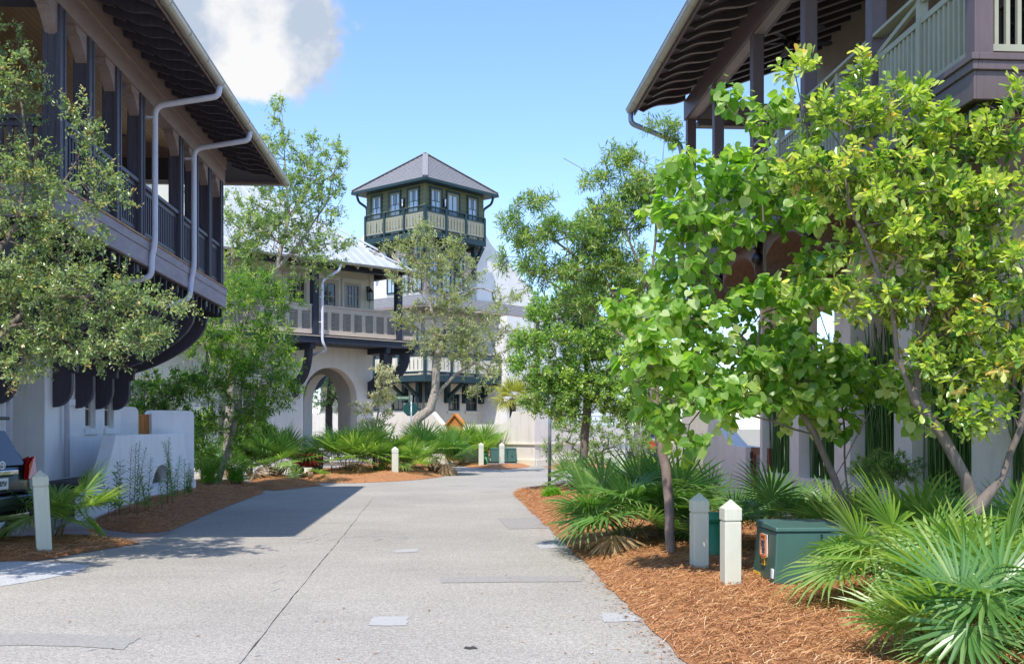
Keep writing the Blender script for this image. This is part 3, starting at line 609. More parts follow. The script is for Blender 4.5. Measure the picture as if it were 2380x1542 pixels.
# balcony
b = MB(); b.box(.05, 4.8, .05, .62, 11.68, 11.97).box(.05, .6, .62, 4.8, 11.68, 11.97); b.build('balcony_deck', M['tw_trim'], h3t)
def tower_rail(M0, x0, x1, y, zb, n, h=1.31, mat_p='tw_panel', posts=True, zt=.26):
    r = MB(M0); top = zb+h
    r.box(x0-.04, x1+.04, y-.06, y+.05, top-.06, top).box(x0, x1, y-.03, y+.03, top-zt-.05, top-zt).box(x0, x1, y-.03, y+.03, zb+.12, zb+.19)
    for k in range(int((x1-x0)/.085)): xx = x0+.04+k*.085; r.box(xx-.013, xx+.013, y-.013, y+.013, top-zt, top-.06)
    pw = (x1-x0)/n
    for k in range(n+1): xx = x0+k*pw; r.box(xx-.065, xx+.065, y-.07, y+.065, zb-.28, top-.061)
    o = r.build('balcony_railing', M['tw_trim'], h3t); s_ = MB(M0)
    for k in range(n):
        xa, xb = x0+k*pw+.07, x0+(k+1)*pw-.07; m_ = 6; w_ = (xb-xa)/m_
        ops = []
        for q in range(m_-1+1):
            xc = xa+(q+.5)*w_; ops += [(xc-.035, xc+.035, zb+.28, zb+.28+.48), (xc-.028, xc+.028, zb+.80, zb+.86)]
        s_.wall(xa, xb, zb+.192, top-zt-.052, ops, y-.012, y+.012)
    s_.build('fret_panels', M[mat_p], o)
tower_rail(None, .12, 4.74, .11, 11.97, 3); tower_rail(ML, -4.74, -.12, .11, 11.97, 3)
# knee braces to the body
bk = MB()
for x in (.35, 1.9, 3.3, 4.6): bk.bar((x, .1, 11.62), (x, .86, 10.5), .16, .2).box(x-.1, x+.1, .68, .9, 9.9, 11.68)
for y in (1.9, 3.3, 4.6): bk.bar((.1, y, 11.62), (.86, y, 10.5), .16, .2, up=(0, 1, 0)).box(.68, .9, y-.1, y+.1, 9.9, 11.68)
bk.bar((.0, .0, 11.6), (.86, .86, 10.4), .18, .22); bk.build('tower_brackets', M['tw_trim'], h3t)
# flared stucco body
fr = [(.9, 7.0), (10.8, 7.0), (10.7, 8.2), (10.3, 9.2), (9.8, 9.95), (8.6, 10.7), (7.2, 11.45), (6.2, 12.1), (5.6, 12.7), (5.25, 13.4), (5.2, 13.4), (5.2, 11.4), (.9, 11.4)]
MB().prism(fr, .9, 5.0, 'y').build('flared_gable', M['stucco'], h3t)
MB().prism([(y, z) for y, z in fr], .905, 4.995, 'x').build('flared_gable', M['stucco'], h3t)
bw = [(1.1, 1.85, 8.95, 10.9), (2.1, 2.85, 8.95, 10.9), (3.1, 3.85, 8.95, 10.9)]
for M0 in FACES:
    for a, b, c, d in bw:
        a, b = face_x(M0, a, b); window(h3t, M0, a, b, c, d, .86, 2, 2, M['tw_trim'], M['glass_lt'], fw=.08, deep=.04)
MB().box(.78, 1.0, .78, 1.0, 8.6, 11.68).build('corner_post', M['h1_beam'], h3t)
# skirt roof
def skirt(x1, y1, z0, z1, e, i):
    r = MB(); n = 7
    for k in range(n):
        t0, t1 = k/n, (k+1)/n; A = lambda t, l: [(e+(i-e)*t, y1, z0+(z1-z0)*t+l), (e+(i-e)*t, e+(i-e)*t, z0+(z1-z0)*t+l), (x1, e+(i-e)*t, z0+(z1-z0)*t+l)]
        P = A(t0, .05)+A(t1, 0)+A(t0, 0); r.add(P, [(0, 1, 4, 3), (1, 2, 5, 4), (6, 7, 1, 0), (7, 8, 2, 1)])
    return r.build('skirt_roof', M['shingle'], h3t)
skirt(9.2, 9.0, 7.93, 8.8, -1.0, .9)
MB().box(-1.02, 9.2, -1.02, .4, 7.80, 7.925).box(-1.02, .4, .4, 9.0, 7.80, 7.925).build('skirt_eave', M['h1_beam'], h3t)
# lower storeys
lw = [(2.17, 3.05, 2.55, 3.45), (3.55, 4.45, 2.55, 3.45), (1.0, 2.0, 4.5, 6.9), (2.6, 3.6, 4.5, 6.9)]
ll = [(-1.45, -.65, 2.55, 3.45), (-3.0, -2.05, 2.55, 3.45), (-4.8, -4.0, 2.55, 3.45), (-2.0, -.9, 4.5, 6.9), (-4.0, -3.0, 4.5, 6.9)]
MB().wall(.4, 9.0, 0, 7.8, lw, .4, .7).build('wall', M['tan_stucco'], h3t)
MB(ML).wall(-9.0, -.403, 0, 7.8, ll, .4, .7).build('wall', M['tan_stucco'], h3t)
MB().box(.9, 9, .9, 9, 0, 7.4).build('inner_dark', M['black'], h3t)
for M0, L in ((None, lw), (ML, ll)):
    for a in L:
        window(h3t, M0, *a, .46, 2, 2 if a[3] < 4 else 3, M['tw_trim'], M['glass'], fw=.09, sashm=M['tw_sash'], proud=.05)
        if a[3] < 4: MB(M0).box(a[0]-.1, a[1]+.1, .32, .5, a[2]-.15, a[2]-.055).build('sill', M['cream'], h3t)
b = MB(); b.box(-1.1, 4.8, -1.1, .398, 4.0, 4.32).box(-1.1, .398, .398, 9.0, 4.0, 4.32); b.build('lower_balcony_deck', M['tw_trim'], h3t)
tower_rail(None, -1.02, 4.75, -1.02, 4.33, 3, 1.25, 'cream'); tower_rail(ML, -8.5, 1.02, -1.02, 4.33, 5, 1.25, 'cream')
bk = MB()
for x in (.5, 1.95, 3.35, 4.65): bk.box(x-.13, x+.13, .15, .399, 2.95, 3.99).bar((x, .3, 3.2), (x, -.85, 3.97), .14, .18)
for y in (.75, 1.8, 3.5, 5.2): bk.box(.15, .399, y-.13, y+.13, 2.95, 3.99).bar((.3, y, 3.2), (-.85, y, 3.97), .14, .18, up=(0, 1, 0))
bk.build('lower_brackets', M['tw_trim'], h3t)
MB().box(4.85, 9.5, -1.45, .395, 0, 7.75).build('wing_wall', M['stucco'], h3t)
spout(h3t, [(7.4, -1.53, 7.8), (7.4, -1.53, .2)], .09, material=M['iron'])
for M0, x in ((None, 2.0), (ML, -2.22)):
    l = MB(M0).prism([(x-.11, 13.95), (x+.11, 13.95), (x+.07, 13.5), (x-.07, 13.5)], .48, .57, 'y').build('sconce', M['iron'], h3t)
    MB(M0).prism([(x-.05, 13.92), (x+.06, 13.92), (x+.03, 13.54), (x-.02, 13.54)], .465, .479, 'y').build('sconce_glass', M['white'], l)
l = MB().prism([(8.25, 5.0), (8.75, 5.0), (8.65, 4.1), (8.35, 4.1)], -1.6, -1.452, 'y').build('sconce', M['iron'], h3t)
MB().prism([(8.35, 4.93), (8.68, 4.93), (8.6, 4.17), (8.42, 4.17)], -1.62, -1.601, 'y').build('sconce_glass', M['white'], l)
spout(h3t, [(5.4, .0, 14.6), (5.55, .3, 14.2), (5.3, .7, 13.9), (5.3, .7, 12.9)], .07, material=M['tw_trim'])
spout(h3t, [(0, 5.4, 14.6), (.3, 5.55, 14.2), (.7, 5.3, 13.9), (.7, 5.3, 12.9)], .07, material=M['tw_trim'])
# bright towels hung over the tower balcony
for nm, lab, px0, px1, colr in (('towel', 'bright blue towel showing behind the tower balcony slats', .35, 1.5, (.005, .16, .45)), ('towel', 'second blue towel with a dark stripe behind the tower balcony slats', 1.9, 2.6, (.01, .12, .38))):
    t = MB(); t.box(px0, px1, .17, .19, 12.15, 12.93)
    o = t.build(nm, mat('towel_'+str(px0), colr, .85), None); o.matrix_world = Matrix.Translation(o3) @ Matrix.Rotation(R(46), 4, 'Z'); tag(o, lab, 'towel', 'towels on the tower balcony')
# ------------------------------------------------------------------ white sided house glimpsed far right
ob = base(1262, 64.0)
hb = empty('white_sided_house', 'white lap sided house glimpsed between the tower house and the round dense tree', 'house', ob, R(46))
MB().siding(0, 8, 0, 7.2, [], 0, .3, .03).build('siding', M['white'], hb); MB().box(0, 8, .03, 7, 0, 7.2).build('wall', M['white'], hb)
MB().prism([(-.4, 7.2), (8.4, 7.2), (4, 9.2)], -.4, 7.4, 'y').build('roof', M['shingle'], hb)
window(hb, None, 1.2, 2.0, 4.0, 5.6, -.04, 2, 2, M['tw_trim'], M['glass'])
# ================================================================== GARDEN WALL beyond the junction
oc = base(1243, 44.3)
gwl = empty('cream_garden_wall', 'cream stucco garden wall with swept top and ledges across the junction', 'wall', oc, R(46))
def cur(x0, z0, x1, z1, n=8, p=2.0): return [(x0+(x1-x0)*t/n, z0+(z1-z0)*((t/n)**p)) for t in range(n+1)]
left = [(-4.14, 0), (0, 0), (0, 2.32), (-1.24, 2.32)]+cur(-1.26, 2.28, -1.85, 1.78, 8, .45)+[(-4.14, 1.78)]
nich = [(-2.95, 1.17), (-2.72, 1.17), (-2.72, 1.38), (-2.95, 1.38)]
MB(ML).prism(left, 0, .32, 'y', [nich]).build('wall_section', M['wall_stucco'], gwl)
MB(ML).prism([(-17, 0), (-5.18, 0), (-5.18, 1.78), (-5.47, 1.78), (-6.15, 2.36), (-17, 2.36)], 0, .32, 'y').build('wall_section', M['wall_stucco'], gwl)
MB().prism([(.325, 0), (14, 0), (14, 1.72), (2.3, 1.72)]+cur(2.2, 1.74, 1.5, 2.32, 8, 2.0)+[(.325, 2.32)], .002, .3, 'y', [[(6.3, 1.1), (6.55, 1.1), (6.55, 1.34), (6.3, 1.34)]]).build('wall_section', M['wall_stucco'], gwl)
MB(ML).box(-4.14, .05, -.06, .0, .90, .98).box(-17, -5.18, -.06, 0, .90, .98).box(-4.14, .07, -.10, -.0, 0, .28).box(-17, -5.18, -.10, 0, 0, .28).build('ledge', M['cream'], gwl, bevel=.01)
MB().box(0.002, 14, -.06, .0, .90, .98).box(0.002, 14, -.10, 0, 0, .28).build('ledge', M['cream'], gwl, bevel=.01)
MB(ML).box(-4.14, .03, -.03, .35, 2.322, 2.35) if False else None
gt = MB(ML); ga = -4.66
for k in range(8): xx = -5.17+k*.1285; gt.prism([(xx, .12), (xx+.122, .12), (xx+.122, 2.16-abs(xx+.061-ga)*.85), (xx, 2.16-abs(xx+.061-ga)*.85)], .08, .12, 'y')
go = gt.build('gate', M['orange_wood'], gwl)
MB(ML).bar((-5.27, .10, 1.70), (ga, .10, 2.24), .22, .07).bar((ga, .10, 2.24), (-4.05, .10, 1.70), .22, .07).build('gate_cap', M['orange_wood'], go)
# ================================================================== RIGHT HOUSE (plum porch)
h3 = empty('plum_porch_house', 'tan house with plum brown two storey porch, sage railings and wavy rafters, right side', 'house', (4.6, 0, 0), R(-90))
# local x = -world y, local y = world x - 4.6
ys3 = [20.0, 17.95, 15.65, 13.35, 11.2, 8.95]
c3 = MB().box(-.17, 0, 0, .17, 4.88, 7.58).build('column', M['h3_trim'], h3, bevel=.006); c3.location.x = -ys3[0]
for y in ys3[1:]: inst(c3, h3, (-y, 0, 0))
inst(c3, h3, (-8.95, 3.4, 0))
MB().box(-20.2, -8.93, -.03, .22, 7.58, 7.95).box(-9.15, -8.93, .22, 7, 7.58, 7.95).build('porch_beam', M['h3_beam'], h3, bevel=.006)
MB().box(-20.2, -8.93, .015, .16, 7.572, 7.579).box(-20.2, -20.05, .23, 2.6, 7.58, 7.9).build('beam_soffit', M['h3_bounce'], h3)
MB().box(-20.25, -20.02, .22, 2.6, 7.45, 7.56).build('end_beam', M['h3_trim'], h3)
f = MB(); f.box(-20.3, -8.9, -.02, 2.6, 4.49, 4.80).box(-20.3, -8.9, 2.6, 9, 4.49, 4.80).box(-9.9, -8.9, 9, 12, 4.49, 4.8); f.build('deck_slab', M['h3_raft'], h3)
f = MB(); f.box(-20.3, -8.82, -.09, -.022, 4.82, 4.88).box(-20.3, -8.84, -.07, -.021, 4.74, 4.819).box(-20.3, -8.87, -.05, -.0205, 4.49, 4.739)
f.box(-8.898, -8.82, -.022, 9, 4.82, 4.88).box(-8.8985, -8.84, -.021, 9, 4.74, 4.819).box(-8.899, -8.87, -.0205, 9, 4.49, 4.739)
f.build('deck_fascia', M['h3_trim'], h3, bevel=.006)
MB().box(-20.3, -8.9, -.018, 9, 4.802, 4.86).build('deck_boards', M['h3_trim'], h3)
# railings
def rail3(M0, x0, x1):
    r = MB(M0); y = .085
    r.add([(x0, y-.075, 5.88), (x1, y-.075, 5.88), (x1, y+.075, 5.88), (x0, y+.075, 5.88), (x0, y-.075, 5.915), (x1, y-.075, 5.915), (x1, y+.075, 5.915), (x0, y+.075, 5.915)], [(3, 2, 1, 0), (4, 5, 6, 7), (0, 1, 5, 4), (1, 2, 6, 5), (2, 3, 7, 6), (3, 0, 4, 7)])
    xm = (x0+x1)/2
    r.box(x0, x1, y-.03, y+.03, 5.62, 5.68).box(x0, x1, y-.03, y+.03, 4.96, 5.02).box(xm-.04, xm+.04, y-.045, y+.045, 4.89, 5.879)
    r.bar((x0, y, 5.70), (xm-.04, y, 5.86), .05, .05).bar((xm+.04, y, 5.86), (x1, y, 5.70), .05, .05)
    for a, b in ((x0, xm-.04), (xm+.04, x1)):
        n = max(3, round((b-a)/.105))
        for k in range(n): xx = a+(k+.5)*(b-a)/n; r.box(xx-.018, xx+.018, y-.02, y+.02, 5.021, 5.619)
    r.build('railing', M['h3_rail'], h3)
for a, b in zip(ys3[:-1], ys3[1:]): rail3(None, -a+.001, -b-.171)
MN = rotz(90, (-8.95, 0, 0))      # near return: x_f runs along +y
rail3(MN, .18, 3.39); rail3(MN, 3.58, 6.5)
MB().box(-20.2, -11.2, 2.5, 2.7, 4.87, 9.2).box(-11.4, -11.2, 2.7, 9, 4.87, 9.2).build('porch_wall', M['h3_wall'], h3)
for y0, y1 in ((18.9, 17.9), (15.6, 14.6), (13.2, 12.2)): window(h3, None, -y0, -y1, 4.9, 7.1, 2.46, 2, 3, M['h3_trim'], M['glass'], fw=.12, name='french_door')
window(h3, MN @ rotz(0), .2+2.6, 1.8+2.6, 4.9, 7.2, 2.2, 2, 3, M['h3_trim'], M['glass'], fw=.12, name='french_door'); 
window(h3, MN, 4.6, 6.2, 4.9, 7.2, 2.2, 2, 3, M['h3_trim'], M['glass'], fw=.12, name='french_door')
# roof planes
s3 = .36; zy = lambda y: 8.10+s3*y
MB().add([(-20.2, -.97, zy(-.97)), (-7.6, -.97, zy(-.97)), (-7.6, 5.0, zy(5.0)), (-20.2, 5.0, zy(5.0))], [(0, 1, 2, 3)]).build('roof_boards', M['h3_raft'], h3)
MB().add([(-20.22, -.99, zy(-.99)+.03), (-7.6, -.99, zy(-.99)+.03), (-7.6, 5.0, zy(5.0)+.03), (-20.22, 5.0, zy(5.0)+.03), (-7.6, 11, zy(5)+.03-s3*6), (-20.22, 11, zy(5)+.03-s3*6)], [(0, 1, 2, 3), (3, 2, 4, 5)]).build('roof', M['metal_roof'], h3)
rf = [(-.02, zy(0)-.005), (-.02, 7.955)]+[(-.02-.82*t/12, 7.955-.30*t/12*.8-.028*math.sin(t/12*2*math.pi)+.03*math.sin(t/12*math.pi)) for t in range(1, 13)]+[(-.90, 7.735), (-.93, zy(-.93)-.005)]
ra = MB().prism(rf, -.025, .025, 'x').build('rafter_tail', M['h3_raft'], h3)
rfe = MB().prism([p for p in rf[1:14]]+[(p[0], p[1]-.012) for p in reversed(rf[1:14])], -.026, .026, 'x').build('rafter_bounce_strip', M['h3_bounce'], h3)  # pale strip paints bounce light along the tail's wavy lower edge
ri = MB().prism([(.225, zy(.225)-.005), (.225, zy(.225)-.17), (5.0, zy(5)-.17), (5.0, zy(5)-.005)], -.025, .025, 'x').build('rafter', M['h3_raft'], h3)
rie = MB().prism([(.225, zy(.225)-.171), (.225, zy(.225)-.19), (5.0, zy(5)-.19), (5.0, zy(5)-.171)], -.03, .03, 'x').build('rafter_bounce_strip', M['h3_bounce'], h3)  # same painted bounce light under the inner rafters
for k in range(26):
    x = -20.1+k*.47
    if k == 0:
        for o in (ra, rfe, ri, rie): o.location.x = x
    else:
        inst(ra, h3, (x, 0, 0)); inst(rfe, h3, (x, 0, 0)); inst(ri, h3, (x, 0, 0)); inst(rie, h3, (x, 0, 0))
MB().box(-20.24, -7.6, -1.0, -.975, 7.68, 7.80).build('eave_board', M['h3_beam'], h3)
gutter(h3, (-20.28, -1.06, 7.80), (-7.6, -1.06, 7.80), .085, (0, -1, 0), 11, M['gutter'])
spout(h3, [(-20.22, -1.06, 7.73), (-20.22, -1.06, 7.52), (-20.2, -.1, 7.15), (-20.2, -.06, 6.9), (-20.2, -.06, 4.9)], .05, material=M['galv'])
# ball finials and vaulted boards under the porch
fb = MB().lathe([(0, 0), (.05, .012), (.085, .045), (.1, .1), (.085, .155), (.05, .188), (.03, .2), (.03, .26)], (0, .1, 4.10), 20).box(-.09, .09, .02, .2, 4.36, 4.488).build('ball_finial', M['iron'], h3)
fb.location.x = -ys3[0]-.1
for y in ys3[1:]: inst(fb, h3, (-y-.1, 0, 0))
for a, b in zip(ys3[:-1], ys3[1:]):
    xa, xb = -a+.1, -b-.3; xm = (xa+xb)/2; hw = (xb-xa)/2
    MB().prism([(xa, 4.487)]+[(xa, 3.95)]+arc(xm, 3.95, hw, .42, 180, 0, 14)[1:-1]+[(xb, 3.95), (xb, 4.487)], .12, 1.39, 'y').build('vault', M['vault'], h3)
# ground floor pillars with reed openings
ops = []; x = -19.75
opx = [(-19.8, -18.2), (-17.7, -16.05), (-15.4, -13.85), (-13.3, -11.75), (-11.2, -9.7)]
MB().wall(-19.95, -9.0, 0, 4.48, [(a, b, .80, 3.6) for a, b in opx], 1.4, 1.72).build('pillar_wall', M['h3_pillar'], h3)
MB().box(-20, -9, 3.6, 3.8, 0, 4.48).build('lower_wall', M['h3_wall'], h3)
for a, b in opx[::1]: window(h3, None, a+.3, b-.3, 1.2, 3.0, 3.56, 2, 2, M['h3_trim'], M['glass'], fw=.1)
# ------------------------------------------------------------------ garden wall and gate of the right house
g3 = empty('swept_garden_wall', 'pinkish white garden wall with swept top beside the red wooden gate, right of the road', 'wall', (6.0, 0, 0), R(-90))
top = [(-28.0, 1.25)]+cur(-27.8, 1.27, -26.6, 2.05, 8, 2)+[(-23.6, 2.05)]+cur(-23.4, 2.02, -21.9, 1.27, 8, .5)+[(-20.95, 1.25), (-20.95, 0), (-28, 0)]
MB().prism(top[::-1], 0, .34, 'y').build('wall_body', M['h3_pillar'], g3, bevel=.012)
MB().box(-28.4, -27.9, -.03, .37, 0, 1.30).build('end_pier', M['h3_pillar'], g3, bevel=.012)
wg = empty('wooden_gate', 'red brown wooden gate with open panel and dark lock beside the reed openings', 'gate', (6.12, 20.25, 0), R(-90))
g = MB(); g.box(-.62, -.44, -.03, .03, .1, 1.25).box(.44, .58, -.03, .03, .1, 1.25).box(-.44, .44, -.03, .03, 1.11, 1.25).box(-.44, .44, -.03, .03, .1, .3); g.build('gate_frame', M['brown_door'], wg, bevel=.004)
g = MB(); 
for k in range(4): g.box(-.44, .44, -.008, .008, .42+k*.17, .44+k*.17)
g.build('gate_bars', M['iron'], wg)
MB().box(-.59, -.49, -.06, -.031, 1.02, 1.16).box(-.59, -.49, -.06, -.031, .84, .98).tube([(-.54, -.07, .9), (-.40, -.07, .9)], .012, 8).build('lock', M['iron'], wg)
# ceiling fan
fp = at(1837, 96, 18.2)
cf = empty('ceiling_fan', 'dark ceiling fan hanging under the right hand porch roof', 'fan', fp)
MB().lathe([(.0, -.14), (.07, -.13), (.11, -.06), (.12, 0), (.09, .06), (.03, .1)], (0, 0, 0), 16).build('motor', M['iron'], cf)
MB().tube([(0, 0, .09), (0, 0, .44)], .015, 8).lathe([(.015, 0), (.06, .02), (.07, .06)], (0, 0, .38), 12).build('down_rod', M['iron'], cf)
bl = MB().box(.1, .26, -.02, .02, -.012, .0).add([(.22, -.06, .0), (.72, -.08, .015), (.78, -.03, .01), (.78, .03, -.002), (.72, .08, -.01), (.22, .06, -.012), (.22, -.06, .012), (.72, -.08, .027), (.78, -.03, .022), (.78, .03, .010), (.72, .08, .002), (.22, .06, .0)],
   [(5, 4, 3, 2, 1, 0), (6, 7, 8, 9, 10, 11)]+[(i, (i+1) % 6, 6+(i+1) % 6, 6+i) for i in range(6)]).build('blade', M['black'], cf)
bl.rotation_euler.z = R(8)
for k in range(1, 5): inst(bl, cf, (0, 0, 0), (0, 0, R(8+72*k)))
# ================================================================== GROUND
def sheet(name, pts, z, material, kind='structure'):
    me = bpy.data.meshes.new(name); tr = geometry.tessellate_polygon([[Vector((p[0], p[1], 0)) for p in pts]])
    me.from_pydata([(p[0], p[1], z) for p in pts], [], [tuple(t) for t in tr]); me.materials.append(material)
    bm = bmesh.new(); bm.from_mesh(me)
    for f in bm.faces:
        if f.normal.z < 0: f.normal_flip()
    bm.to_mesh(me); bm.free()
    o = bpy.data.objects.new(name, me); COL.objects.link(o); return tag(o, kind=kind) if kind else o
gm = mat("sandy_ground", (.30, .27, .20), .95, var=.3, vscale=.8, bump=.2)
sheet('ground', [(-900, -900), (900, -900), (900, 900), (-900, 900)], -.03, gm)
# road: exposed aggregate concrete
rm, t, p = newmat('exposed_aggregate_road'); p.inputs['Roughness'].default_value = .9; p.inputs['Specular IOR Level'].default_value = .25
tcn = N(t, 'ShaderNodeTexCoord')
def noise(scale, det=6.0, rough=.6, st=None):
    n = N(t, 'ShaderNodeTexNoise', Scale=scale, Detail=det, Roughness=rough)
    if st:
        mp = N(t, 'ShaderNodeMapping'); mp.inputs['Scale'].default_value = st; t.links.new(tcn.outputs['Object'], mp.inputs[0]); t.links.new(mp.outputs[0], n.inputs['Vector'])
    else: t.links.new(tcn.outputs['Object'], n.inputs['Vector'])
    return n
def rng(sock, a, b, c, d):
    r = N(t, 'ShaderNodeMapRange'); t.links.new(sock, r.inputs[0]); r.inputs[1].default_value = a; r.inputs[2].default_value = b; r.inputs[3].default_value = c; r.inputs[4].default_value = d; return r.outputs[0]
def mul(a, b):
    m_ = N(t, 'ShaderNodeMath', operation='MULTIPLY'); t.links.new(a, m_.inputs[0]); t.links.new(b, m_.inputs[1]); return m_.outputs[0]
vor = N(t, 'ShaderNodeTexVoronoi', Scale=115.0); t.links.new(tcn.outputs['Object'], vor.inputs['Vector'])
bw_ = N(t, 'ShaderNodeSeparateColor'); t.links.new(vor.outputs['Color'], bw_.inputs[0])
fac = mul(mul(rng(noise(.35).outputs[0], .3, .7, .88, 1.10), rng(noise(2.2, 8, .7, (.35, 1.6, 1)).outputs[0], .3, .75, .93, 1.06)), mul(rng(bw_.outputs[0], 0, 1, .66, 1.32), rng(noise(24, 4, .8).outputs[0],   .3, .7, .74, 1.22)))
vm = N(t, 'ShaderNodeVectorMath', operation='SCALE'); vm.inputs[0].default_value = (.372, .340, .292); t.links.new(fac, vm.inputs['Scale']); t.links.new(vm.outputs[0], p.inputs['Base Color'])
bp = N(t, 'ShaderNodeBump', Strength=.35, Distance=.008); t.links.new(vor.outputs['Distance'], bp.inputs['Height']); t.links.new(bp.outputs[0], p.inputs['Normal'])
sheet('road', [(-9, -12), (12, -12), (12, 26), (40, 40), (40, 60), (1, 52), (-8, 52), (-9, 34)], 0.0, rm)
# patches, crack, scuffs (flush repairs in the road)
def px_sheet(name, pix, z, material):
    P_ = [gnd(a, b, z) for a, b in pix]; q = []; r_ = random.Random(len(pix)*7+int(pix[0][0]))
    for a, b in zip(P_, P_[1:]+P_[:1]):
        n = max(1, int((b-a).length/.06)) if (b-a).length < 6 else 1
        for k in range(n): c = a.lerp(b, k/n); q.append((c.x+r_.gauss(0, .007), c.y+r_.gauss(0, .007)))
    return sheet(name, q, z, material)
px_sheet('road_patch', [(857, 1452), (866, 1432), (950, 1430), (945, 1452)], .004, M['bluegray'])
px_sheet('road_patch', [(1402, 1444), (1398, 1424), (1472, 1422), (1488, 1442)], .004, M['bluegray'])
px_sheet('road_patch', [(-10, 1472), (120, 1470), (325, 1480), (285, 1508), (180, 1500), (60, 1498), (-10, 1500)], .004, M['dk_patch'])
px_sheet('road_patch', [(1022, 1339), (1190, 1337), (1340, 1338), (1352, 1350), (1190, 1351), (1024, 1353)], .004, M['dk_patch'])
px_sheet('road_patch', [(1157, 1203), (1250, 1201), (1282, 1226), (1180, 1228)], .004, M['dk_patch'])
px_sheet('road_patch', [(916, 1277), (974, 1273), (968, 1281), (918, 1283)], .004, M['bluegray'])
px_sheet('road_patch', [(1240, 1262), (1290, 1259), (1300, 1272), (1256, 1274)], .004, M['bluegray'])
px_sheet('road_stain', [(1076, 1504), (1082, 1501), (1090, 1502), (1098, 1500), (1110, 1503), (1113, 1505), (1100, 1506), (1092, 1508), (1080, 1506)], .004, M['crack'])
rnd = random.Random(3)
a, b = gnd(552, 1548), gnd(868, 1156); cv = []; n = 90; prev = 0
for k in range(n+1):
    q = a.lerp(b, k/n); prev = prev*.85+rnd.gauss(0, .0028); wd = .0015+.006*rnd.random()**3
    cv.append((q.x+prev-wd, q.x+prev+wd, q.y))
me = bpy.data.meshes.new('road_crack'); me.from_pydata([v for c in cv for v in ((c[0], c[2], .004), (c[1], c[2], .004))], [], [(2*i, 2*i+1, 2*i+3, 2*i+2) for i in range(n)]); me.materials.append(M['crack'])
o = bpy.data.objects.new('road_crack', me); COL.objects.link(o); tag(o, kind='structure')
# scuffs: many thin slivers in one sheet
vs, fs = [], []
def sliver(cx, cy, L, W, ang):
    d = Vector((math.cos(ang), math.sin(ang), 0)); e = Vector((-d.y, d.x, 0)); c = Vector((cx, cy, .006)); b0 = len(vs)
    for q in (c-d*L/2, c+e*W/2, c+d*L/2, c-e*W/2): vs.append(tuple(q))
    fs.append((b0, b0+1, b0+2, b0+3))
for k in range(70):
    q = gnd(rnd.uniform(640, 960), rnd.gauss(1248, 9)); sliver(q.x, q.y, rnd.uniform(.15, .6), rnd.uniform(.006, .022), rnd.choice((1.1, 1.25, .2))+rnd.gauss(0, .12))
for k in range(14): q = gnd(rnd.uniform(60, 1400), rnd.uniform(1290, 1530)); sliver(q.x, q.y, rnd.uniform(.03, .12), rnd.uniform(.01, .03), rnd.uniform(0, 3))
for pp in [(645, 1350), (650, 1330), (640, 1370), (658, 1315)]: q = gnd(*pp); sliver(q.x, q.y, .5, .012, 1.35)
for x0, y, x1 in ((1030, 1128, 1110), (1100, 1142, 1180), (1135, 1130, 1200)): q = gnd(x0, y); q2 = gnd(x1, y); sliver((q.x+q2.x)/2, q.y, (q2-q).length, .10, 0)
me = bpy.data.meshes.new('road_scuffs'); me.from_pydata(vs, [], fs); me.materials.append(M['chalk']); o = bpy.data.objects.new('road_scuffs', me); COL.objects.link(o); tag(o, kind='structure')
# brick path and shell gravel
bk_, t, p = newmat('brick_path'); p.inputs['Roughness'].default_value = .85
br = N(t, 'ShaderNodeTexBrick', Scale=4.5); br.inputs['Color1'].default_value = (.30, .20, .17, 1); br.inputs['Color2'].default_value = (.24, .17, .16, 1); br.inputs['Mortar'].default_value = (.34, .31, .28, 1); br.inputs['Mortar Size'].default_value = .03
tcn = N(t, 'ShaderNodeTexCoord'); t.links.new(tcn.outputs['Object'], br.inputs['Vector']); t.links.new(br.outputs[0], p.inputs['Base Color'])
px_sheet('brick_path', [(-250, 1228), (230, 1222), (330, 1238), (410, 1234), (345, 1252), (300, 1262), (120, 1262), (-250, 1275)], .004, bk_)
gravel_m = mat("white_shell_gravel", (.50, .50, .50), .95, var=.4, vscale=45, bump=.8, bscale=90)
px_sheet('shell_gravel', [(-300, 1300), (0, 1300), (210, 1312), (175, 1330), (90, 1346), (0, 1362), (-300, 1420)], .004, gravel_m)
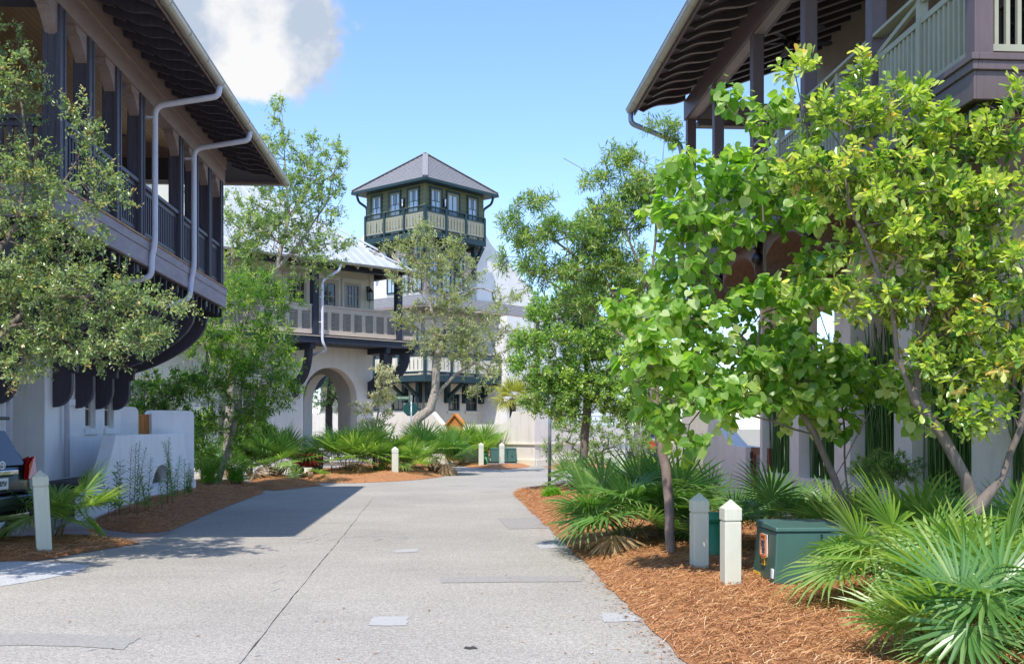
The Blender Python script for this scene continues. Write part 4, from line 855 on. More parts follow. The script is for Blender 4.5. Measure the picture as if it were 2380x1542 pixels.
# pine straw beds: low mounds
straw_m = mat("pine_straw_bed", (.43, .195, .078), .95, var=.6, vscale=22, bump=.8, bscale=70, stretch=(1.0, 2.6, 1))
BEDS = []
def bed(pts, H, step=.22, soft=.35):
    pts = [Vector((p[0], p[1])) for p in pts]
    # subdivide the outline with a slightly wavering edge
    ol = []
    for a, b in zip(pts, pts[1:]+pts[:1]):
        n = max(1, int((b-a).length/.25))
        for k in range(n):
            q = a.lerp(b, k/n); ol.append(q+Vector((rnd.gauss(0, .015), rnd.gauss(0, .015))))
    P = np.array([(v.x, v.y) for v in ol]); Q = np.roll(P, -1, 0)
    def inside(X):
        c = np.zeros(len(X), bool)
        for (x0, y0), (x1, y1) in zip(P, Q):
            hit = ((y0 > X[:, 1]) != (y1 > X[:, 1])) & (X[:, 0] < (x1-x0)*(X[:, 1]-y0)/(y1-y0+1e-12)+x0); c ^= hit
        return c
    def dist(X):
        d = np.full(len(X), 1e9)
        for a, b in zip(P, Q):
            ab = b-a; t_ = np.clip(((X-a)@ab)/(ab@ab+1e-12), 0, 1); d = np.minimum(d, np.linalg.norm(X-(a+t_[:, None]*ab), axis=1))
        return d
    g = np.stack(np.meshgrid(np.arange(P[:, 0].min(), P[:, 0].max(), step), np.arange(P[:, 1].min(), P[:, 1].max(), step)), -1).reshape(-1, 2)
    g = g+np.random.RandomState(1).uniform(-.3, .3, g.shape)*step; g = g[inside(g)]; g = g[dist(g) > step*.35]
    hf = lambda X: H*(1-np.exp(-dist(X)/soft))*(1+.35*np.sin(X[:, 0]*2.3+X[:, 1]*1.1)*np.sin(X[:, 1]*1.7-X[:, 0]*.6)+.12*np.sin(X[:, 0]*7.1)*np.sin(X[:, 1]*6.3))
    allp = [Vector(v) for v in P]+[Vector(v) for v in g]
    r_ = geometry.delaunay_2d_cdt(allp, [(i, (i+1) % len(P)) for i in range(len(P))], [], 1, 1e-5)
    V = np.array([(v.x, v.y) for v in r_[0]]); Z = hf(V)+.008
    me = bpy.data.meshes.new('mulch_bed'); me.from_pydata([(x, y, z) for (x, y), z in zip(V, Z)], [], [tuple(f) for f in r_[2]])
    me.polygons.foreach_set('use_smooth', [True]*len(me.polygons)); me.materials.append(straw_m)
    bm = bmesh.new(); bm.from_mesh(me)
    for f in bm.faces:
        if f.normal.z < 0: f.normal_flip()
    bm.to_mesh(me); bm.free()
    o = bpy.data.objects.new('mulch_bed', me); COL.objects.link(o); tag(o, kind='structure')
    BEDS.append((P, inside, hf))
G2 = lambda L: [tuple(gnd(*q))[:2] for q in L]
bed([(1.66, 4.0), (1.66, 8), (1.66, 14), (1.64, 20), (1.60, 25.6), (1.75, 27.2), (2.3, 28.4), (3.3, 29.3), (6.0, 30.2), (6.6, 29.5), (6.0, 20), (6.3, 9), (10, 8.6), (10, 4)], .13)
bed(G2([(-300, 1290), (-10, 1306), (90, 1302), (200, 1283), (325, 1262), (250, 1252), (120, 1250), (-300, 1262)]), .07, .18)
bed(G2([(212, 1216), (250, 1231), (330, 1240), (395, 1233), (480, 1195), (560, 1164), (610, 1146), (620, 1128), (540, 1122), (400, 1128), (300, 1160)]), .14, .22)
bed(G2([(585, 1118), (600, 1136), (640, 1140), (690, 1134), (749, 1128), (720, 1118), (690, 1110), (600, 1104)]), .12, .3)
bed(G2([(698, 1112), (712, 1119), (760, 1122), (822, 1122), (920, 1118), (985, 1113), (1030, 1107), (1048, 1097), (1046, 1086), (960, 1072), (880, 1072), (800, 1082), (740, 1094), (700, 1102)]), .20, .3)
bed(G2([(1052, 1079), (1080, 1084), (1130, 1089), (1175, 1090), (1222, 1086), (1235, 1082), (1150, 1072), (1060, 1066)]), .14, .4)
bed(G2([(1262, 1085), (1290, 1090), (1350, 1092), (1420, 1088), (1420, 1075), (1300, 1078)]), .10, .4)
# pine needles lying on the beds (uncountable)
def straws(n, name):
    rs = np.random.RandomState(5); C = []; Zs = []
    for bi, (P, inside, hf) in enumerate(BEDS[:5]):
        k = int(n*[.74, .05, .12, .03, .06][bi]); lo, hi = P.min(0), P.max(0); got = 0; acc = []
        while got < k:
            X = rs.uniform(lo, hi, (k*3, 2))
            if bi == 0: X[:, 1] = lo[1]+(hi[1]-lo[1])*rs.uniform(0, 1, k*3)**1.9
            X = X[inside(X)]; acc.append(X); got += len(X)
        X = np.concatenate(acc)[:k]; C.append(X); Zs.append(hf(X)+.012)
    # stray needles spilled just off the edge
    C = np.concatenate(C); Z = np.concatenate(Zs); m = len(C)
    ang = rs.uniform(0, math.pi*2, m)*.5+np.where(rs.rand(m) < .5, .3, 0); L = rs.uniform(.06, .17, m); wd = rs.uniform(.0014, .0028, m)*1.25
    d = np.stack([np.cos(ang), np.sin(ang)], 1); e = np.stack([-d[:, 1], d[:, 0]], 1)
    lift = rs.uniform(0, .030, m); tilt = rs.normal(0, .16, m)
    V = np.zeros((m, 6, 3)); bend = rs.normal(0, .11, m)
    for i, s_ in enumerate((-.5, 0, .5)):
        c = C+d*(L*s_)[:, None]+e*(bend*L*(s_*s_-.1))[:, None]
        z = Z+.004+lift*(1-abs(s_))+tilt*L*s_
        for j, sg in enumerate((-1, 1)):
            V[:, i*2+j, :2] = c+e*(wd*sg)[:, None]; V[:, i*2+j, 2] = np.maximum(z, .006)+(.0015 if j else 0)
    fast_mesh(name, V.reshape(-1, 3), [(0, 1, 3, 2), (2, 3, 5, 4)], 6, m, LG['straw'], np.clip(rs.normal(.5, .25, m), 0, 1), None, 'stuff')
def fast_mesh(name, V, tmpl, k, m, material, tint, parent, kind=None, smooth=False):
    """m copies of a k-vertex template already placed in V (m*k, 3)"""
    me = bpy.data.meshes.new(name); me.vertices.add(len(V)); me.vertices.foreach_set('co', np.ascontiguousarray(V, dtype=np.float32).ravel())
    base_ = np.array([i for f in tmpl for i in f], np.int32); sizes = np.array([len(f) for f in tmpl], np.int32)
    loops = (np.arange(m, dtype=np.int32)[:, None]*k+base_[None]).ravel(); tot = np.tile(sizes, m); st_ = np.concatenate([[0], np.cumsum(tot)[:-1]]).astype(np.int32)
    me.loops.add(len(loops)); me.loops.foreach_set('vertex_index', loops); me.polygons.add(len(tot)); me.polygons.foreach_set('loop_start', st_)
    try: me.polygons.foreach_set('loop_total', tot)
    except Exception: pass
    if smooth: me.polygons.foreach_set('use_smooth', np.ones(len(tot), bool))
    me.update(calc_edges=True)
    at_ = me.attributes.new('tint', 'FLOAT', 'FACE'); at_.data.foreach_set('value', np.repeat(np.asarray(tint, np.float32), len(tmpl)))
    me.materials.append(material); o = bpy.data.objects.new(name, me); COL.objects.link(o)
    if parent is not None: o.parent = parent
    if kind: o['kind'] = kind
    return o
straws(150000, 'pine_straw')
rs = np.random.RandomState(12); m = 2600
lx = np.where(rs.rand(m) < .8, 1.66-np.abs(rs.normal(0, .13, m))*np.where(rs.rand(m) < .2, 4, 1), rs.uniform(-4, 1.5, m)); ly = 6+20*rs.rand(m)**1.6; an = rs.uniform(0, 6.28, m); L_ = rs.uniform(.02, .07, m)*np.where(rs.rand(m) < .2, .5, 1); W_ = np.where(rs.rand(m) < .2, .010, .0022)
dd = np.stack([np.cos(an), np.sin(an)], 1); ee = np.stack([-dd[:, 1], dd[:, 0]], 1); c_ = np.stack([lx, ly], 1); V = np.zeros((m, 4, 3)); V[:, :, 2] = .009
for j_, (s_, t_) in enumerate(((-.5, 0), (0, 1), (.5, 0), (0, -1))): V[:, j_, :2] = c_+dd*(L_*s_)[:, None]+ee*(W_*t_)[:, None]
fast_mesh('road_litter', V.reshape(-1, 3), [(0, 1, 2, 3)], 4, m, LG['straw'], np.clip(rs.normal(.3, .3, m), 0, 1), None, 'stuff')
# ================================================================== TREES
TEMPL = {
 'diamond': ([(0, 0, 0), (.21, .42, .05), (0, 1, 0), (-.21, .42, .05)], [(0, 1, 2), (0, 2, 3)]),
 'oval': ([(0, 0, 0), (.20, .38, .05), (.20, .72, .045), (0, 1, -.04), (-.20, .72, .045), (-.20, .38, .05), (0, .5, 0)], [(0, 1, 2, 6), (6, 2, 3), (0, 6, 4, 5), (6, 3, 4)]),
 'obov': ([(0, 0, 0), (.12, .30, .03), (.235, .66, .075), (.15, .93, .05), (0, 1, -.02), (-.15, .93, .05), (-.235, .66, .075), (-.12, .30, .03), (0, .6, -.01)], [(0, 1, 2, 8), (8, 2, 3, 4), (0, 8, 6, 7), (8, 4, 5, 6)]),
 'willow': ([(0, 0, 0), (.10, .4, .03), (.06, .8, .0), (0, 1.05, -.06), (-.06, .8, .0), (-.10, .4, .03)], [(0, 1, 2, 3), (0, 3, 4, 5)]),
 'heart': ([(0, .10, 0), (.22, 0, .03), (.44, .16, .09), (.49, .42, .11), (.33, .72, .06), (0, 1.03, -.05), (-.33, .72, .06), (-.49, .42, .11), (-.44, .16, .09), (-.22, 0, .03), (0, .5, -.02)],
           [(0, 1, 2, 3, 10), (10, 3, 4, 5), (0, 10, 7, 8, 9), (10, 5, 6, 7)]),
}
def nrm(a): return a/np.maximum(np.linalg.norm(a, axis=1, keepdims=True), 1e-9)
def leaves(name, P, Dr, Up, size, kind, material, tint, parent, orig):
    T, fc = TEMPL[kind]; T = np.array(T); m = len(P); Dr = nrm(Dr); S = nrm(np.cross(Dr, Up)); Nn = np.cross(S, Dr)
    V = P[:, None, :]+size[:, None, None]*(S[:, None, :]*T[None, :, 0:1]+Dr[:, None, :]*T[None, :, 1:2]+Nn[:, None, :]*T[None, :, 2:3])
    return fast_mesh(name, V.reshape(-1, 3)-np.array(orig), fc, len(T), m, material, tint, parent)
def tree(name, label, cat, trunks, blobs, n_tips, kind, size, material, bark, r0, group=None, shoots=4, per=6, slen=.3, seed=1, step=.3, tipr=.004, hang=0.0, flush=.0, dens=None, rexp=.5, upw=.35, gap=()):
    """trunks: polylines [(px, py, D)..]; first point of the first one is the foot. blobs: (px, py, D, rx, ry, depth m[, weight])"""
    rs = np.random.RandomState(seed)
    TP = [[(at(*q) if len(q) == 3 else Vector(q[:3])) for q in tr_] for tr_ in trunks]
    foot = TP[0][0].copy(); nodes = []; par = []; rad0 = []
    def addn(p, pa): nodes.append(np.array(p)); par.append(pa); return len(nodes)-1
    for ti, tr_ in enumerate(TP):
        if ti == 0: last = addn(tr_[0], -1)
        else:
            d = [np.linalg.norm(n_-np.array(tr_[0])) for n_ in nodes]; last = int(np.argmin(d))
        for q in tr_[1:]:
            a_ = nodes[last]; b_ = np.array(q); n_ = max(1, int(np.linalg.norm(b_-a_)/step)); wob = np.random.RandomState(seed+len(nodes)).normal(0, .02, (n_, 3)); wob[-1] *= .3
            for k in range(1, n_+1): last = addn(a_+(b_-a_)*k/n_+wob[k-1]*step*1.5, last)
    ntr = len(nodes)
    A = []
    wts = np.array([(b_[6] if len(b_) > 6 else 1)*(b_[3]*b_[4])*(b_[2]/2450)**2 for b_ in blobs]); wts = wts/wts.sum()
    for b_, w_ in zip(blobs, wts):
        k = max(3, int(round(n_tips*w_))); c = np.array(at(b_[0], b_[1], b_[2])); s_ = b_[2]/2450
        u = nrm(rs.normal(size=(k, 3)))*(rs.rand(k, 1)**.42)
        A.append(c+u[:, 0:1]*np.array(RGT)*b_[3]*s_+u[:, 2:3]*np.array([0, 0, 1])*b_[4]*s_+u[:, 1:2]*np.array(FWD)*b_[5])
    A = np.concatenate(A); T0 = np.array(nodes)
    for g in gap:                        # an opening in the crown (axis aligned in the plane facing the street)
        lo, hi = at(g[0], g[3], g[4]), at(g[2], g[1], g[4]); A = A[~((A[:, 0] > lo.x) & (A[:, 0] < hi.x) & (A[:, 2] > lo.z) & (A[:, 2] < hi.z))]
    order = np.argsort([np.min(np.linalg.norm(T0-a_, axis=1)) for a_ in A]); tips = []
    buf = np.zeros((ntr+len(A)*14, 3)); buf[:ntr] = T0; cnt = ntr; par_l = list(par)
    for i in order:
        a_ = A[i]; dv = a_-buf[:cnt]; d = np.linalg.norm(dv, axis=1); c_ = d+upw*np.maximum(0, -dv[:, 2])*1.0+.02*(np.arange(cnt) >= ntr)
        j = int(np.argmin(c_)); n_ = min(12, max(1, int(math.ceil(d[j]/step)))); p0 = buf[j].copy(); last = j
        side = rs.normal(0, .10, 3)*d[j]; sag = np.array([0, 0, .10*d[j]])
        for k in range(1, n_+1):
            t_ = k/n_; buf[cnt] = p0+(a_-p0)*t_+(side+sag)*math.sin(math.pi*t_)*.8; par_l.append(last); last = cnt; cnt += 1
        tips.append(last)
    Nn = buf[:cnt]; PA = np.array(par_l); load = np.zeros(cnt)
    load[tips] += 1
    for i in range(cnt-1, 0, -1): load[PA[i]] += load[i]
    rad = tipr*np.maximum(load, 1)**rexp
    # trunk radius profile is imposed on the modelled trunk polylines
    mx_ = max(rad[0], 1e-6); rad = np.where(np.arange(cnt) < ntr, np.maximum(r0*(rad/mx_)**1.5, tipr*1.8), np.minimum(rad, r0*.45)); rad[0] = r0*1.12
    o = empty(name, label, cat, foot, 0, group); og_ = np.array(foot)
    mb = MB()
    def seg(p, q, a_, b_, n_):
        p = Vector(p)-foot; q = Vector(q)-foot; d = q-p
        if d.length < 1e-5: return
        x_ = d.orthogonal().normalized(); y_ = d.normalized().cross(x_); vs_ = [c_+(x_*math.cos(2*math.pi*k/n_)+y_*math.sin(2*math.pi*k/n_))*r_ for c_, r_ in ((p, a_), (q, b_)) for k in range(n_)]
        mb.add(vs_, [(k, (k+1) % n_, n_+(k+1) % n_, n_+k) for k in range(n_)], True)
    # trunk polylines as continuous tubes
    kids = {}
    for i in range(1, ntr): kids.setdefault(PA[i], []).append(i)
    done = set()
    for i in range(1, ntr):
        if i in done: continue
        run = [PA[i], i]; done.add(i)
        while True:
            nx = [k for k in kids.get(run[-1], []) if k not in done]
            if not nx: break
            run.append(nx[0]); done.add(nx[0])
        mb.tube([Vector(Nn[k])-foot for k in run], [float(rad[k]) if q or run[0] == 0 else float(rad[run[1]]) for q, k in enumerate(run)], 10, False)
    for i in range(ntr, cnt): seg(Nn[PA[i]], Nn[i], min(rad[PA[i]], rad[i]*1.6), rad[i], 6 if rad[i] > .012 else 4)
    # leafy shoots
    tips = np.array(tips); extra = np.array([i for i in range(ntr, cnt) if load[i] <= 3]); src = np.concatenate([tips, extra[rs.rand(len(extra)) < .6]])
    base_d = nrm(Nn[src]-Nn[PA[src]]); SP, SD_, SL = [], [], []
    for k in range(shoots):
        sel = np.ones(len(src), bool) if k == 0 else rs.rand(len(src)) < .9
        dd = nrm(base_d+rs.normal(0, .75 if k else .25, base_d.shape)+np.array([0, 0, .18-.25*hang])); SP.append(Nn[src][sel]); SD_.append(dd[sel]); SL.append(slen*rs.uniform(.55, 1.15, sel.sum()))
    SP, SD_, SL = np.concatenate(SP), np.concatenate(SD_), np.concatenate(SL); tw = rs.normal(.5, .17, len(SP)); tw[rs.rand(len(SP)) < flush] += .38
    for p_, d_, l_ in zip(SP, SD_, SL): seg(p_, p_+d_*l_, tipr*.7, tipr*.35, 3)
    mb.build('trunk', bark, o)
    LP, LD, LU, LT, LS = [], [], [], [], []
    for j in range(per):
        t_ = (j+.6+rs.uniform(-.3, .3, len(SP)))/per; pos = SP+SD_*(SL*t_)[:, None]
        sd = nrm(np.cross(SD_, rs.normal(size=SD_.shape))); dr = SD_*rs.uniform(.25, .8, (len(SP), 1))+sd*.8+rs.normal(0, .15, SD_.shape)
        if hang: dr = dr*(1-hang)+np.array([0, 0, -1.0])*hang*1.1+sd*.35
        up = np.array([0, 0, 1.0])*(1-hang*.8)+rs.normal(0, .42+.45*hang, SD_.shape)+(np.array(SD)*.7-np.array(FWD)*.3)*hang
        pos = pos+sd*(size*.25 if hang else size*.05)
        LP.append(pos); LD.append(dr); LU.append(up); LT.append(tw+rs.normal(0, .12, len(SP))+(t_-.5)*.18); LS.append(size*(.5+.72*rs.rand(len(SP))**.7)*(1-.25*(t_ > .9)))
    leaves('crown', np.concatenate(LP), np.concatenate(LD), np.concatenate(LU), np.concatenate(LS), kind, LG[material], np.clip(np.concatenate(LT), 0, 1), o, og_)
    return o
tree('oak_tree', 'live oak reaching in from the left edge in front of the dark balcony', 'tree',
     [[(-6.4, 11.2, 0, 1), (-6.3, 11.3, 1.0, 1), (-60, 850, 11.9), (20, 760, 12.1), (90, 690, 12.2), (200, 690, 12.3)], [(-60, 850, 11.9), (-40, 640, 12.1), (40, 520, 12.3), (70, 380, 12.4), (40, 200, 12.5)], [(40, 520, 12.3), (150, 420, 12.5), (200, 330, 12.6), (215, 215, 12.6)]],
     [tuple(list(b_)+[.55]) if len(b_) == 5 else b_ for b_ in [(25, 190, 12.4, 50, 120), (60, 410, 12.4, 75, 80), (208, 300, 12.6, 20, 105), (215, 440, 12.5, 75, 50), (95, 540, 12.3, 150, 60), (40, 640, 12.2, 90, 70), (150, 680, 12.2, 190, 66), (330, 700, 12.4, 120, 26), (430, 716, 12.4, 45, 9), (130, 775, 12.2, 180, 52), (310, 760, 12.3, 75, 32), (300, 800, 12.3, 60, 18), (45, 845, 12.2, 75, 38), (230, 825, 12.3, 90, 26), (350, 765, 12.3, 60, 26), (-120, 600, 12.0, 90, 300), (-190, 640, 10.5, 150, 170)]],
     720, 'oval', .05, 'oak', M['bark'], .075, shoots=5, per=9, slen=.24, rexp=.42, seed=3, step=.22, tipr=.003, flush=.06)
tree('oak_tree', 'tall open oak rising above the metal roof beside the dark balcony', 'tree',
     [[(528, 1060, 31), (538, 860, 31), (552, 770, 31), (590, 710, 31), (640, 630, 31), (672, 500, 31), (660, 340, 31), (652, 225, 31)], [(640, 630, 31), (700, 560, 31), (760, 470, 31), (785, 370, 31)], [(552, 770, 31), (535, 680, 31), (540, 560, 31)], [(672, 500, 31), (720, 430, 31), (725, 360, 31)]],
     [(652, 262, 31, 14, 50, .5), (648, 350, 31, 42, 45, .9), (608, 420, 31, 28, 60, .9), (690, 430, 31, 70, 75, 1.2), (722, 350, 31, 22, 50, .6), (780, 360, 31, 22, 45, .6), (760, 450, 31, 45, 70, 1.0), (620, 520, 31, 60, 60, 1.2), (690, 540, 31, 80, 50, 1.2), (775, 560, 31, 45, 25, .9), (545, 520, 31, 25, 80, .9), (720, 610, 31, 70, 45, 1.0), (560, 630, 31, 55, 75, 1.1), (590, 560, 31, 50, 50, 1.0), (540, 720, 31, 30, 40, .8), (640, 690, 31, 30, 25, .6)],
     470, 'oval', .10, 'oak_mid', M['bark_lt'], .12, shoots=4, per=8, slen=.36, seed=5, step=.4, tipr=.006, flush=.05)
tree('willow_oak', 'small bright green willow oak between the flared wall and the arch', 'tree',
     [[(505, 1125, 28), (525, 1060, 28), (545, 985, 28), (562, 900, 28), (566, 760, 28)], [(545, 985, 28), (600, 900, 28), (640, 800, 28)], [(550, 960, 28), (500, 880, 28), (480, 800, 28)]],
     [(560, 690, 28, 70, 50, .9), (630, 690, 28, 60, 55, .9), (495, 790, 28, 70, 65, .9), (610, 800, 28, 80, 70, .9), (560, 880, 28, 100, 60, .9), (655, 870, 28, 40, 60, .7), (660, 910, 28, 35, 25, .6), (465, 900, 28, 50, 50, .8), (590, 950, 28, 85, 40, .8), (470, 990, 28, 45, 40, .8), (540, 1010, 28, 40, 30, .6)],
     350, 'willow', .155, 'willow', M['bark_lt'], .075, shoots=4, per=9, slen=.34, seed=8, step=.35, tipr=.004, flush=.16)
tree('oak_tree', 'grey green live oak with crooked leaning trunk in front of the lookout tower', 'tree',
     [[(944, 1060, 37.5), (952, 1012, 37.5), (972, 972, 37.5), (1000, 950, 37.5), (1012, 905, 37.5), (1016, 800, 37.5), (1002, 720, 37.5), (992, 620, 37.5)], [(1002, 948, 37.5), (1030, 900, 37.5), (1058, 870, 37.5), (1090, 850, 37.5)], [(1016, 800, 37.5), (1050, 700, 37.5), (1090, 640, 37.5)], [(1002, 720, 37.5), (960, 650, 37.5)]],
     [(985, 545, 37.5, 35, 25, .8), (950, 585, 37.5, 60, 35, 1), (1030, 590, 37.5, 65, 35, 1), (985, 640, 37.5, 75, 40, 1.2), (1075, 630, 37.5, 50, 45, 1), (1040, 690, 37.5, 75, 45, 1.2), (950, 745, 37.5, 45, 25, .9), (1085, 760, 37.5, 95, 55, 1.2), (1000, 790, 37.5, 60, 35, 1), (1170, 690, 37.5, 40, 25, .8), (1060, 820, 37.5, 80, 40, 1.1), (1130, 850, 37.5, 50, 40, 1), (1180, 790, 37.5, 50, 30, .8), (1110, 905, 37.5, 30, 15, .6)],
     470, 'oval', .095, 'oak_gray', M['bark_lt'], .17, shoots=4, per=8, slen=.40, seed=11, step=.45, tipr=.007, flush=.03)
tree('silvery_shrub', 'small silvery leaved tree beside the arch and the stop sign', 'shrub',
     [[(868, 1080, 36), (872, 1000, 36), (885, 920, 36), (895, 880, 36)], [(872, 1000, 36), (845, 960, 36)]],
     [(893, 875, 36, 32, 28, .5), (885, 920, 36, 36, 22, .5), (840, 950, 36, 30, 14, .4), (862, 985, 36, 40, 16, .5), (860, 1012, 36, 44, 16, .5), (900, 960, 36, 14, 14, .3)],
     130, 'oval', .085, 'silver', M['bark_lt'], .05, shoots=4, per=7, slen=.24, seed=13, step=.3, tipr=.004)
tree('oak_tree', 'dark trunked oak seen through the round entrance arch', 'tree',
     [[(768, 1070, 47), (764, 980, 47), (766, 900, 47), (772, 840, 47)], [(764, 960, 47), (790, 890, 47)]],
     [(775, 880, 47, 40, 30, 1.2), (790, 930, 47, 30, 30, .9), (752, 930, 47, 20, 30, .8), (800, 830, 47, 40, 30, 1)],
     130, 'oval', .09, 'oak_mid', M['bark_dk'], .16, shoots=4, per=7, slen=.4, seed=17, step=.5, tipr=.006)
tree('round_oak_tree', 'dense round headed oak with straight trunk left of the big palmetto clump', 'tree',
     [[(1350, 1150, 25.5), (1356, 1080, 25.5), (1360, 1000, 25.5), (1366, 930, 25.5), (1360, 820, 25.5), (1350, 700, 25.5)], [(1366, 930, 25.5), (1290, 850, 25.5)], [(1366, 920, 25.5), (1430, 840, 25.5)]],
     [(1345, 700, 25.5, 75, 70, .8), (1265, 720, 25.5, 40, 40, .6), (1225, 790, 25.5, 40, 25, .5), (1320, 800, 25.5, 100, 60, 1), (1410, 780, 25.5, 80, 60, .9), (1280, 880, 25.5, 78, 45, .9), (1350, 900, 25.5, 90, 50, 1), (1420, 900, 25.5, 80, 55, .9), (1250, 940, 25.5, 45, 22, .6), (1330, 955, 25.5, 60, 28, .7), (1440, 960, 25.5, 60, 28, .6), (1490, 850, 25.5, 50, 60, .8), (1500, 940, 25.5, 50, 40, .7), (1210, 850, 25.5, 30, 30, .5)],
     900, 'oval', .085, 'round', M['bark'], .105, shoots=5, per=8, slen=.26, seed=19, step=.3, tipr=.004, flush=.10)
tree('willow_oak', 'slender narrow leaved tree with reddish trunk and airy branches over the road', 'tree',
     [[(1558, 1312, 12.6), (1556, 1200, 12.6), (1548, 1090, 12.6), (1532, 1010, 12.6), (1522, 930, 12.65), (1512, 800, 12.7), (1510, 680, 12.7), (1525, 520, 12.7), (1540, 400, 12.7), (1545, 290, 12.7)], [(1512, 800, 12.7), (1400, 640, 12.8), (1290, 560, 12.8), (1180, 505, 12.8)], [(1510, 680, 12.7), (1440, 500, 12.8), (1380, 410, 12.8), (1310, 368, 12.8)], [(1515, 830, 12.7), (1380, 720, 12.8), (1270, 650, 12.8)], [(1525, 520, 12.7), (1580, 430, 12.7)]],
     [(1545, 300, 12.7, 26, 32, .15), (1450, 375, 12.8, 55, 25, .3), (1500, 440, 12.7, 70, 45, .4), (1395, 420, 12.8, 40, 25, .25), (1240, 475, 12.8, 55, 14, .2), (1195, 515, 12.8, 45, 16, .2), (1290, 540, 12.8, 80, 26, .35), (1390, 560, 12.8, 80, 50, .45), (1175, 605, 12.8, 25, 10, .15), (1270, 630, 12.8, 70, 32, .35), (1460, 640, 12.8, 70, 70, .45), (1340, 700, 12.8, 60, 26, .3), (1580, 520, 12.7, 45, 70, .4), (1430, 500, 12.8, 80, 40, .4), (1360, 620, 12.8, 80, 40, .4), (1220, 560, 12.8, 40, 24, .25), (1520, 720, 12.7, 60, 60, .4), (1520, 960, 12.65, 36, 32, .25)],
     700, 'willow', .080, 'narrow', M['bark_pink'], .060, shoots=4, per=8, slen=.17, seed=23, step=.18, tipr=.0022, flush=.08)
tree('redbud_tree', 'redbud with hanging heart shaped leaves and several leaning stems', 'tree',
     [[(1985, 1250, 10.9), (1940, 1110, 10.9), (1895, 1010, 10.8), (1850, 930, 10.8), (1760, 820, 10.7), (1650, 700, 10.6), (1560, 600, 10.6)], [(1985, 1250, 10.9), (1965, 1100, 11.2), (1960, 960, 11.3), (1930, 800, 11.3), (1880, 640, 11.2)], [(1895, 1010, 10.8), (1800, 980, 10.6), (1690, 950, 10.5), (1560, 930, 10.4), (1470, 880, 10.4)], [(1760, 820, 10.7), (1780, 640, 10.9), (1770, 450, 10.9), (1740, 300, 10.9)], [(1940, 1110, 10.9), (2010, 980, 10.8), (2080, 860, 10.8)], [(1650, 700, 10.6), (1630, 560, 10.7), (1640, 440, 10.7)]],
     [(1715, 235, 10.9, 38, 26, .25), (1790, 280, 10.9, 55, 40, .35), (1630, 400, 10.7, 90, 28, .4), (1750, 420, 10.9, 100, 60, .5), (1600, 500, 10.7, 75, 60, .5), (1690, 540, 10.8, 95, 55, .5), (1590, 620, 10.6, 80, 50, .4), (1840, 480, 10.9, 70, 70, .5), (1500, 720, 10.5, 70, 45, .4), (1610, 740, 10.6, 90, 50, .5), (1760, 700, 10.8, 90, 50, .5), (1880, 660, 11.1, 80, 70, .5), (1490, 850, 10.4, 75, 50, .4), (1600, 850, 10.5, 90, 50, .5), (1720, 820, 10.7, 100, 50, .5), (1840, 830, 10.9, 90, 70, .5), (1570, 950, 10.4, 85, 40, .4), (1700, 930, 10.5, 90, 45, .45), (1830, 920, 10.8, 90, 45, .5), (1960, 880, 11.1, 80, 80, .5), (1960, 965, 10.9, 80, 28, .4), (2080, 920, 10.8, 60, 60, .5), (1610, 1025, 10.4, 26, 18, .2)],
     400, 'heart', .115, 'bud', M['bark'], .042, shoots=2, per=5, slen=.26, gap=[(1670, 545, 1890, 655, 10.8)], seed=29, step=.2, tipr=.0028, hang=.55, flush=.08)
tree('leathery_oak_tree', 'broad shrubby oak with leathery olive leaves filling the right edge', 'tree',
     [[(2262, 1190, 9.2), (2245, 1110, 9.2), (2190, 1010, 9.2), (2130, 930, 9.2), (2085, 830, 9.2), (2070, 700, 9.2), (2020, 580, 9.2), (1975, 480, 9.2), (1955, 340, 9.2)], [(2268, 1170, 9.2), (2330, 1110, 9.15), (2370, 1000, 9.1), (2392, 850, 9.1), (2385, 650, 9.1), (2330, 480, 9.1)], [(2130, 930, 9.2), (2140, 780, 9.3), (2120, 620, 9.3), (2110, 420, 9.3), (2070, 250, 9.3)], [(2140, 780, 9.3), (2210, 600, 9.3), (2250, 430, 9.3)], [(1975, 480, 9.2), (1880, 330, 9.2), (1850, 180, 9.2)]],
     [(2010, 165, 9.3, 20, 40, .2), (1850, 175, 9.2, 20, 34, .2), (1905, 280, 9.2, 55, 45, .3), (1990, 270, 9.3, 60, 55, .4), (2075, 245, 9.3, 60, 50, .4), (2150, 320, 9.3, 70, 50, .4), (2260, 340, 9.3, 70, 60, .4), (2340, 290, 9.1, 50, 75, .4), (1900, 390, 9.2, 80, 55, .4), (2010, 420, 9.2, 100, 75, .5), (2140, 450, 9.3, 100, 70, .5), (2280, 480, 9.2, 90, 80, .5), (2050, 560, 9.2, 100, 60, .45), (2200, 600, 9.3, 110, 70, .5), (2340, 640, 9.1, 60, 100, .5), (2120, 700, 9.3, 90, 55, .45), (2250, 740, 9.3, 90, 60, .45), (2360, 830, 9.1, 45, 80, .4), (2010, 680, 9.2, 60, 45, .35), (2240, 870, 9.2, 80, 45, .4), (2150, 850, 9.2, 50, 40, .35), (2200, 960, 9.1, 50, 26, .3), (2310, 960, 9.1, 50, 35, .3), (2480, 600, 9.2, 60, 300, .5)],
     600, 'obov', .095, 'magn', M['bark'], .065, shoots=3, per=7, slen=.17, seed=31, step=.2, tipr=.0028, flush=.10)
